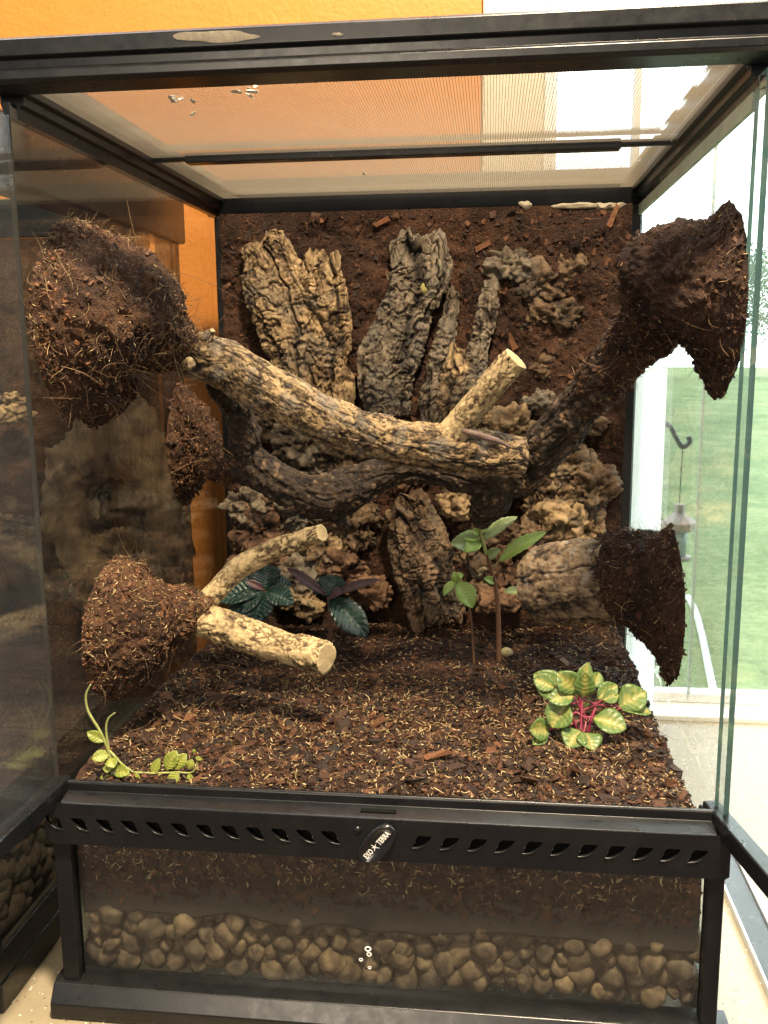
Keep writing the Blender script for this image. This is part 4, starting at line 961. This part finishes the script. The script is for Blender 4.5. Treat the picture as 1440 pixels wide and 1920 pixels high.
def leaf(parent, base, tip, width, mat, nrm=(0, -.6, .8), fold=.25, droop=.18, shape=.5, serr=0, seed=0, fallen=0):
    base, tip = np.asarray(base, float), np.asarray(tip, float); ax = tip-base; L = np.linalg.norm(ax); ax /= L
    nrm = np.asarray(nrm, float); nrm = nrm-ax*nrm.dot(ax); nrm /= np.linalg.norm(nrm); sd_ = np.cross(ax, nrm)
    nl, nw = 17, 9; V = []; UV = []
    for i in range(nl):
        t = i/(nl-1); w = math.sin(math.pi*t**(math.log(.5)/math.log(shape)))**.72 if 0 < t < 1 else 0.0
        if serr: w *= 1+serr*((i % 2)*2-1)*.5
        for j in range(nw):
            a = -1+2*j/(nw-1)
            lift = fold*abs(a)*w*width-droop*L*(t-.35)**2*2.0+.03*width*math.sin(9*t+seed)*abs(a)+.05*width*abs(math.sin(t*22-abs(a)*3))*abs(a)*(1-abs(a))*2
            V.append(base+ax*(t*L)+sd_*(a*w*width/2)+nrm*lift); UV.append((a, t, 0))
    i = np.arange(nl*nw).reshape(nl, nw); F = np.stack([i[:-1, :-1], i[1:, :-1], i[1:, 1:], i[:-1, 1:]], -1).reshape(-1, 4)
    o = put('leaf', V, F, mat, parent, uv=UV); s = o.modifiers.new('t', 'SOLIDIFY'); s.thickness = .02; return o
def stem(parent, pts, r, mat, name='stem'):
    r = [r]*len(pts) if isinstance(r, (int, float)) else r
    V, F, t = sweep(pts, r, 8*len(pts), 9, lambda s, th, V, A: (.12*A[:, :1]*vn(V*3), np.full(s.shape, .5)), caps=(1, 1), cap_noise=0); return put(name, V, F, mat, parent)
def q(u, v, y): return at(u, v, y)
# variegated plant, right front
b0 = at(1092, 1392, 12.0); b0[2] = soil_h(np.array([b0[0]]), np.array([b0[1]]))[0]
PY = b0[1]
pl = thing('variegated_plant', 'small plant with yellow and green round leaves on pink stems in the right front soil', 'plant', tuple(b0))
VL = [((1062, 1310), (1002, 1262), 62, .6, (0, -.8, .6)), ((1040, 1290), (1001, 1272), 40, .3, (.2, -.8, .5)), ((1084, 1298), (1046, 1262), 52, -.3, (0, -.9, .4)), ((1084, 1302), (1104, 1243), 36, .4, (.1, -.9, .3)), ((1076, 1305), (1030, 1312), 44, -1.0, (0, -.7, .7)),
      ((1094, 1308), (1098, 1262), 44, -.6, (0, -.95, .3)), ((1112, 1290), (1124, 1260), 30, 1.6, (.3, -.8, .5)), ((1120, 1310), (1158, 1284), 40, .8, (0, -.8, .6)), ((1130, 1312), (1160, 1302), 34, .2, (0, -.7, .7)), ((1160, 1325), (1212, 1296), 62, .5, (-.1, -.75, .65)),
      ((1165, 1328), (1222, 1334), 40, 0.0, (0, -.4, .9)), ((1112, 1346), (1175, 1364), 58, -1.3, (0, -.65, .75)), ((1064, 1318), (1034, 1364), 62, -1.4, (-.2, -.8, .5)), ((1030, 1368), (994, 1368), 50, -1.6, (-.1, -.9, .4)), ((1026, 1372), (1000, 1396), 30, -1.8, (-.1, -.9, .3)),
      ((1088, 1378), (1064, 1424), 58, -2.4, (-.25, -.8, .55)), ((1094, 1380), (1112, 1438), 56, -2.6, (.3, -.8, .55)), ((1100, 1330), (1078, 1300), 40, .9, (0, -.5, .8))]
crown = [at(1092, 1312, PY), at(1100, 1345, PY), at(1080, 1335, PY)]
stem(pl, [b0+np.array([0, 0, -.5]), at(1090, 1350, PY), at(1086, 1302, PY-.2)], [.16, .14, .11], ST_PINK)
stem(pl, [b0+np.array([.2, 0, -.4]), at(1110, 1345, PY-.1), at(1122, 1312, PY+.6)], [.14, .12, .09], ST_PINK)
stem(pl, [b0+np.array([-.2, 0, -.4]), at(1079, 1360, PY-.6), at(1064, 1330, PY-.9)], [.13, .10, .08], ST_PINK)
for i, (a_, b_, w, dy, nn) in enumerate(VL):
    A_, B_ = at(*a_, PY+dy*.4), at(*b_, PY+dy)
    B_[2] = max(B_[2], soil_h(np.array([B_[0]]), np.array([B_[1]]))[0]+.35); A_[2] = max(A_[2], soil_h(np.array([A_[0]]), np.array([A_[1]]))[0]+.9)
    leaf(pl, A_, B_, px_cm(A_, w*.9), LF_VAR, nn, .16, .10, .52, 0, i)
    c_ = crown[i % 3]
    if i not in (0, 1, 2, 3, 5, 7): stem(pl, [c_, (c_+A_)/2+np.array([0, 0, -.15]), A_], [.08, .07, .06], ST_PINK, 'petiole')
# upright green plant, centre right
b0 = at(936, 1200, 30); b0[2] = soil_h(np.array([b0[0]]), np.array([b0[1]]))[0]; PY = b0[1]
pm = thing('upright_green_plant', 'upright plant with toothed green leaves on a brown stem before the back wall', 'plant', tuple(b0))
stem(pm, [b0+np.array([0, 0, -.5]), at(934, 1150, PY), at(929, 1100, PY), at(916, 1050, PY), at(904, 1012, PY), at(900, 996, PY)], [.26, .24, .2, .18, .14, .1], ST_BRN)
stem(pm, [at(912, 1040, PY), at(904, 1008, PY-.1), at(901, 992, PY-.1)], [.19, .16, .12], ST_GRN)
for i, (a_, b_, w, dy, mt, nn) in enumerate([((902, 1020), (846, 1018), 40, -1.2, LF_GRN2, (0, -.9, .5)), ((900, 1010), (862, 1004), 24, -.4, LF_GRN, (0, -.7, .7)), ((906, 1012), (968, 966), 26, .4, LF_GRN2, (-.4, -.7, .5)), ((900, 1000), (886, 994), 16, -.4, LF_GRN, (0, -.9, .3)), ((935, 1052), (1022, 994), 30, -.3, LF_GRN, (-.4, -.7, .5)),
                                           ((944, 1110), (986, 1108), 18, .0, LF_GRN2, (0, -.6, .8)), ((902, 1000), (912, 984), 14, .2, LF_GRN, (0, -.9, .2)), ((900, 1016), (872, 1034), 26, -1.6, LF_GRN, (-.2, -.9, .4)), ((914, 1046), (936, 1030), 20, -.8, LF_GRN2, (.2, -.8, .5)), ((928, 1092), (908, 1084), 16, -.6, LF_GRN, (-.2, -.8, .5))]):
    leaf(pm, at(*a_, PY), at(*b_, PY+dy), px_cm(b0, w), mt, nn, .22, .1, .48, .12, i)
stem(pm, [at(921, 1062, PY), at(928, 1060, PY), at(935, 1052, PY)], .06, ST_GRN, 'petiole'); stem(pm, [at(931, 1115, PY), at(938, 1112, PY), at(944, 1110, PY)], .05, ST_BRN, 'petiole')
b1 = at(890, 1195, 29); b1[2] = soil_h(np.array([b1[0]]), np.array([b1[1]]))[0]; P1 = b1[1]
ps = thing('small_green_sprout', 'small green sprout with drooping toothed leaves left of the upright plant', 'plant', tuple(b1))
stem(ps, [b1+np.array([0, 0, -.5]), at(882, 1150, P1), at(866, 1110, P1), at(856, 1090, P1)], [.11, .10, .08, .07], ST_BRN)
for i, (a_, b_, w, dy, nn) in enumerate([((858, 1090), (888, 1138), 38, -1.0, (.3, -.9, .3)), ((855, 1088), (830, 1115), 18, -.8, (-.4, -.8, .4)), ((856, 1092), (852, 1074), 16, -.4, (0, -.9, .3)), ((853, 1084), (868, 1076), 14, .2, (0, -.8, .5)), ((870, 1118), (882, 1124), 10, -.3, (0, -.8, .5))]):
    leaf(ps, at(*a_, P1), at(*b_, P1+dy), px_cm(b1, w), LF_GRN, nn, .18, .2, .5, .10, i)
# dark quilted plants at the back left
def rosette(name, label, base, Y, rows):
    c = at(*base, Y); c2 = c.copy(); c2[2] = soil_h(np.array([c[0]]), np.array([c[1]]))[0]
    t = thing(name, label, 'plant', tuple(c2)); stem(t, [c2+np.array([0, 0, -.6]), (c+c2)/2+np.array([.1, 0, 0]), c], [.22, .2, .16], ST_BRN)
    for i, (b_, w, dy, mt, nn) in enumerate(rows): leaf(t, c+np.array([0, 0, .05]), at(*b_, Y+dy), px_cm(c, w), mt, nn, .18, .16, .55, .03, i)
    return t
rosette('dark_leaf_plant', 'dark green plant with quilted leaves half hidden behind the forked branch', (498, 1108), 30, [((472, 1172), 62, -3.0, LF_DRK, (-.1, -.9, .4)), ((548, 1128), 46, -1.8, LF_DRK, (.3, -.8, .5)), ((545, 1090), 44, .8, LF_DRK, (.1, -.7, .7)), ((502, 1056), 58, 1.6, LF_DRK, (0, -.9, .4)), ((446, 1080), 40, 1.0, LF_DRK, (-.2, -.7, .6)), ((404, 1120), 56, -1.0, LF_DRK, (-.2, -.6, .7)), ((430, 1150), 50, -2.2, LF_DRK, (-.3, -.8, .5)), ((462, 1088), 14, -.6, LF_PUR, (0, -.8, .5))])
rosette('dark_leaf_plant', 'dark plant with purple upright leaves and one broad green leaf, right of the forked branch', (616, 1120), 32, [((688, 1190), 56, -3.0, LF_DRK, (.1, -.8, .55)), ((538, 1062), 20, .4, LF_PUR, (.2, -.8, .4)), ((708, 1082), 18, -.4, LF_PUR, (-.2, -.8, .5)), ((630, 1076), 52, 1.4, LF_DRK, (0, -.9, .4)), ((588, 1090), 30, 1.2, LF_DRK, (.1, -.8, .5)), ((640, 1110), 30, -1.0, LF_PUR, (0, -.6, .8))])
# creeping yellow plant, left front
b0 = at(220, 1462, 2.2); b0[2] = soil_h(np.array([b0[0]]), np.array([b0[1]]))[0]; PY = 2.2
pv_ = thing('yellow_creeper', 'yellow green creeping plant with bare curling stems in the left front corner', 'plant', tuple(b0))
stem(pv_, [at(212, 1455, PY), at(205, 1412, PY), at(188, 1372, PY), at(166, 1335, PY), at(161, 1305, PY), at(170, 1283, PY)], [.12, .11, .1, .09, .08, .05], ST_GRN)
stem(pv_, [at(205, 1412, PY), at(199, 1370, PY), at(203, 1348, PY), at(216, 1336, PY)], [.09, .08, .07, .04], ST_GRN)
stem(pv_, [at(206, 1408, PY), at(228, 1432, PY-.2), at(250, 1448, PY-.2)], [.09, .08, .06], ST_GRN)
stem(pv_, [at(250, 1448, PY), at(290, 1450, PY), at(330, 1448, PY), at(362, 1447, PY), at(372, 1418, PY)], [.08, .08, .07, .06, .04], ST_GRN)
for i, (a_, b_, w, dy, nn) in enumerate([((198, 1390), (163, 1373), 22, -.3, (0, -.9, .4)), ((206, 1414), (172, 1422), 24, -.6, (0, -.8, .6)), ((208, 1420), (213, 1438), 26, -.8, (.2, -.9, .4)), ((212, 1440), (240, 1450), 26, -.8, (.1, -.8, .5)), ((208, 1456), (186, 1466), 20, -.5, (0, -.7, .7)), ((240, 1455), (262, 1462), 22, -.6, (.1, -.8, .5)), ((285, 1455), (298, 1422), 18, .2, (0, -.95, .3)), ((312, 1444), (330, 1408), 28, .2, (0, -.95, .3)), ((326, 1442), (348, 1414), 26, .2, (.1, -.95, .3)), ((335, 1446), (316, 1474), 22, -.4, (0, -.9, .4)), ((354, 1442), (360, 1424), 16, .1, (0, -.95, .3)), ((354, 1450), (360, 1470), 14, -.3, (0, -.9, .3)), ((366, 1420), (380, 1424), 8, 0, (0, -.9, .3)), ((210, 1432), (200, 1448), 24, -.8, (-.2, -.9, .4)), ((292, 1455), (303, 1466), 14, -.4, (0, -.8, .5)), ((364, 1412), (364, 1405), 8, 0, (0, -.9, .3))]):
    leaf(pv_, at(*a_, PY), at(*b_, PY+dy), px_cm(b0, w), LF_YEL, nn, .12, .12, .52, 0, i)
# pale puffball on the soil
c = at(950, 1197, 31); c[2] = soil_h(np.array([c[0]]), np.array([c[1]]))[0]+.35
V = IV*np.array([.62, .6, .5])*(1+.12*fbm(IV*2, 3, 5))[:, None]+c
tag(put('seed_pod', V, IF, plain('straw_pod', (.20, .165, .085), .8, .3, .3, .5, 3)), 'round straw coloured seed pod on the soil right of the upright plant', 'seed pod')
# water beads on the front glass
for u_, v_, r in ((690, 1779, 5.0), (692, 1789, 4.0), (677, 1799, 3.2), (693, 1814, 2.8)):
    c = at(u_, v_, -.14); k = px_cm(c, r); a = np.linspace(0, 2*np.pi, 20, endpoint=False); V = []; F = []
    for i, t in enumerate(a):
        for j in range(6):
            p_ = 2*math.pi*j/6; rr = k*(1+.34*math.cos(p_)); V.append((c[0]+rr*math.cos(t), c[1]-.03+k*.25*math.sin(p_), c[2]+rr*math.sin(t)*.85))
            F.append((i*6+j, i*6+(j+1) % 6, ((i+1) % 20)*6+(j+1) % 6, ((i+1) % 20)*6+j))
    put('water_bead', V, F, plain('water_mark', (.8, .8, .78), .15, .8), tank)

# ------------------------------------------------------------------ the neighbouring tank on the left
NX = -26.6
nb = thing('neighbour_terrarium', 'second glass terrarium standing close on the left with pebbles and bark inside', 'terrarium', (NX-20, 22, 0))
box('base_rail', (NX-44, -1.6, 0), (NX+.15, 44.5, 2.4), BLACK, nb, .2)
box('base_trim', (NX-.2, -1.7, 2.4), (NX+.1, 44.5, 4.6), BLACK, nb, .1)
panel('right_glass', (NX-.5, -1.4, 4.6), (NX, 44, 59.6), glass('smoky_glass', (.92, .92, .91), dust=.003), G_EDGE_DK, nb, 0)
box('post', (NX-.9, -1.7, 4.6), (NX+.1, -.9, 16), BLACK, nb, .1)
box('back_post', (NX-2.2, 42.6, 4.6), (NX-.55, 44.2, 59), BLACK, nb, .1)
box('top_rail', (NX-3.0, -1.5, 57.6), (NX+.6, 44.8, 62.5), BLACK, nb, .3)
box('top_back_rail', (NX-44, 42.0, 58.4), (NX-3.1, 44.8, 62.5), BLACK, nb, .2)
nx, nz = 140, 200
u, w = np.meshgrid(np.linspace(NX-42, NX-2.3, nx), np.linspace(8, 58.3, nz), indexing='ij'); P3 = np.stack([u, w, u*0], -1)
yy = 41.5-1.4*fbm(P3*.13, 4, 61)-.6*fbm(P3*.6, 4, 62)
i_ = np.arange(nx*nz).reshape(nx, nz); q_ = np.stack([i_[:-1, :-1], i_[1:, :-1], i_[1:, 1:], i_[:-1, 1:]], -1).reshape(-1, 4)
put('coir_background', np.stack([u, yy, w], -1).reshape(-1, 3), q_, WALLSOIL, nb)
V = boxv((NX-43, -1.2, 9), (NX-.8, 41, 15)); put('soil', V, BOXF, SOIL, nb, smooth=False)['kind'] = 'stuff'
for i, (rows, mt) in enumerate([([(215, 770, 39.5, 70, .5), (230, 830, 38.8, 80, .5), (225, 880, 38.5, 66, .5)], CORK_GREY), ([(150, 880, 39, 46, .6), (160, 960, 38.6, 46, .6)], CORK_GREY), ([(300, 900, 39.4, 30, .6), (305, 1000, 39.2, 32, .6), (300, 1080, 39.2, 36, .6)], CORK_BROWN), ([(160, 1060, 38.6, 44, .6), (190, 1120, 38.4, 60, .6)], CORK_GREY), ([(0, 985, 36, 26, .9), (70, 992, 37, 27, .9), (128, 995, 38, 24, .9)], CORK_BROWN), ([(-10, 770, 38.5, 30, .6), (40, 760, 38.6, 24, .6)], CORK_TAN)]):
    slab('cork_slab', rows, mt, '', 400+i, parent=nb, res=6)
cv, A = pxpath([(226, 975, 37.4, 58), (226, 975, 40.5, 56)])
rr = px_cm(cv[0], 1); th_, ph_ = np.meshgrid(np.linspace(0, 2*np.pi, 150, endpoint=False), np.linspace(0, 2*np.pi, 50, endpoint=False), indexing='ij')
q1 = np.stack([np.cos(th_)*(94+36*np.cos(ph_))*rr, 1.8*np.sin(ph_), np.sin(th_)*(158+70*np.cos(ph_))*rr], -1)
q1 = q1*(1+.24*fbm(q1*.30, 4, 77)+.13*fbm(q1*1.5, 3, 78))[..., None]+cv[0]+np.array([0, -.4, 0])
ii = np.arange(7500).reshape(150, 50); i2 = np.roll(ii, -1, 0)
put('cork_tube', q1.reshape(-1, 3), np.stack([ii, np.roll(ii, -1, 1), np.roll(i2, -1, 1), i2], -1).reshape(-1, 4), bark_mat('brown_tube_cork', (.018, .011, .007), (.105, .062, .034), (.23, .150, .080)), nb, tone=np.clip(.5+.6*fbm(q1*.9, 4, 79), 0, 1).ravel())
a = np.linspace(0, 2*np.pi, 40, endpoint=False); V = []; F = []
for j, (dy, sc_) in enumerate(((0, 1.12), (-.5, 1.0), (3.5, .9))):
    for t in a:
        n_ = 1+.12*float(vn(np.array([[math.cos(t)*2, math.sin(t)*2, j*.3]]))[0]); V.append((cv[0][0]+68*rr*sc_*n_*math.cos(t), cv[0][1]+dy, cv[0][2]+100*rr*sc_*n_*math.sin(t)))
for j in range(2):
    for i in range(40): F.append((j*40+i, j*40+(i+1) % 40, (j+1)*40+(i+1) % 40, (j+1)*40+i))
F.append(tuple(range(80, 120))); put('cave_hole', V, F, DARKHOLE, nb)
Vs = []; Fs = []; n = 0
for i in range(230):
    r = RNG.uniform(.7, 1.05); V = IV2*r*(1+.2*fbm(IV2+i, 2, i))[:, None]+np.array([NX-1.5, RNG.uniform(-.4, 30), RNG.uniform(4.4, 10.5)]); Vs.append(V); Fs.append(IF2+n); n += len(IV2)
put('pebbles', np.vstack(Vs), np.vstack(Fs), PEB, nb, tone=np.full(n, .45))['kind'] = 'stuff'
c = at(12, 1335, 24); leaf(nb, at(-20, 1330, 24), at(36, 1338, 24), 1.8, LF_GRN, (0, -.6, .8), .15, .1, .55)
# black track with pale edges on the counter at the right
tr = thing('counter_track', 'black plastic track with pale edges lying on the counter at the right', 'track', (28.5, 10, 0))
box('track_bed', (27.6, -14, .0), (29.6, 30, .5), BLACK, tr, .08)
for xx in (27.4, 29.65): box('track_edge', (xx, -14, 0), (xx+.18, 30, .75), WHITE, tr, .04)
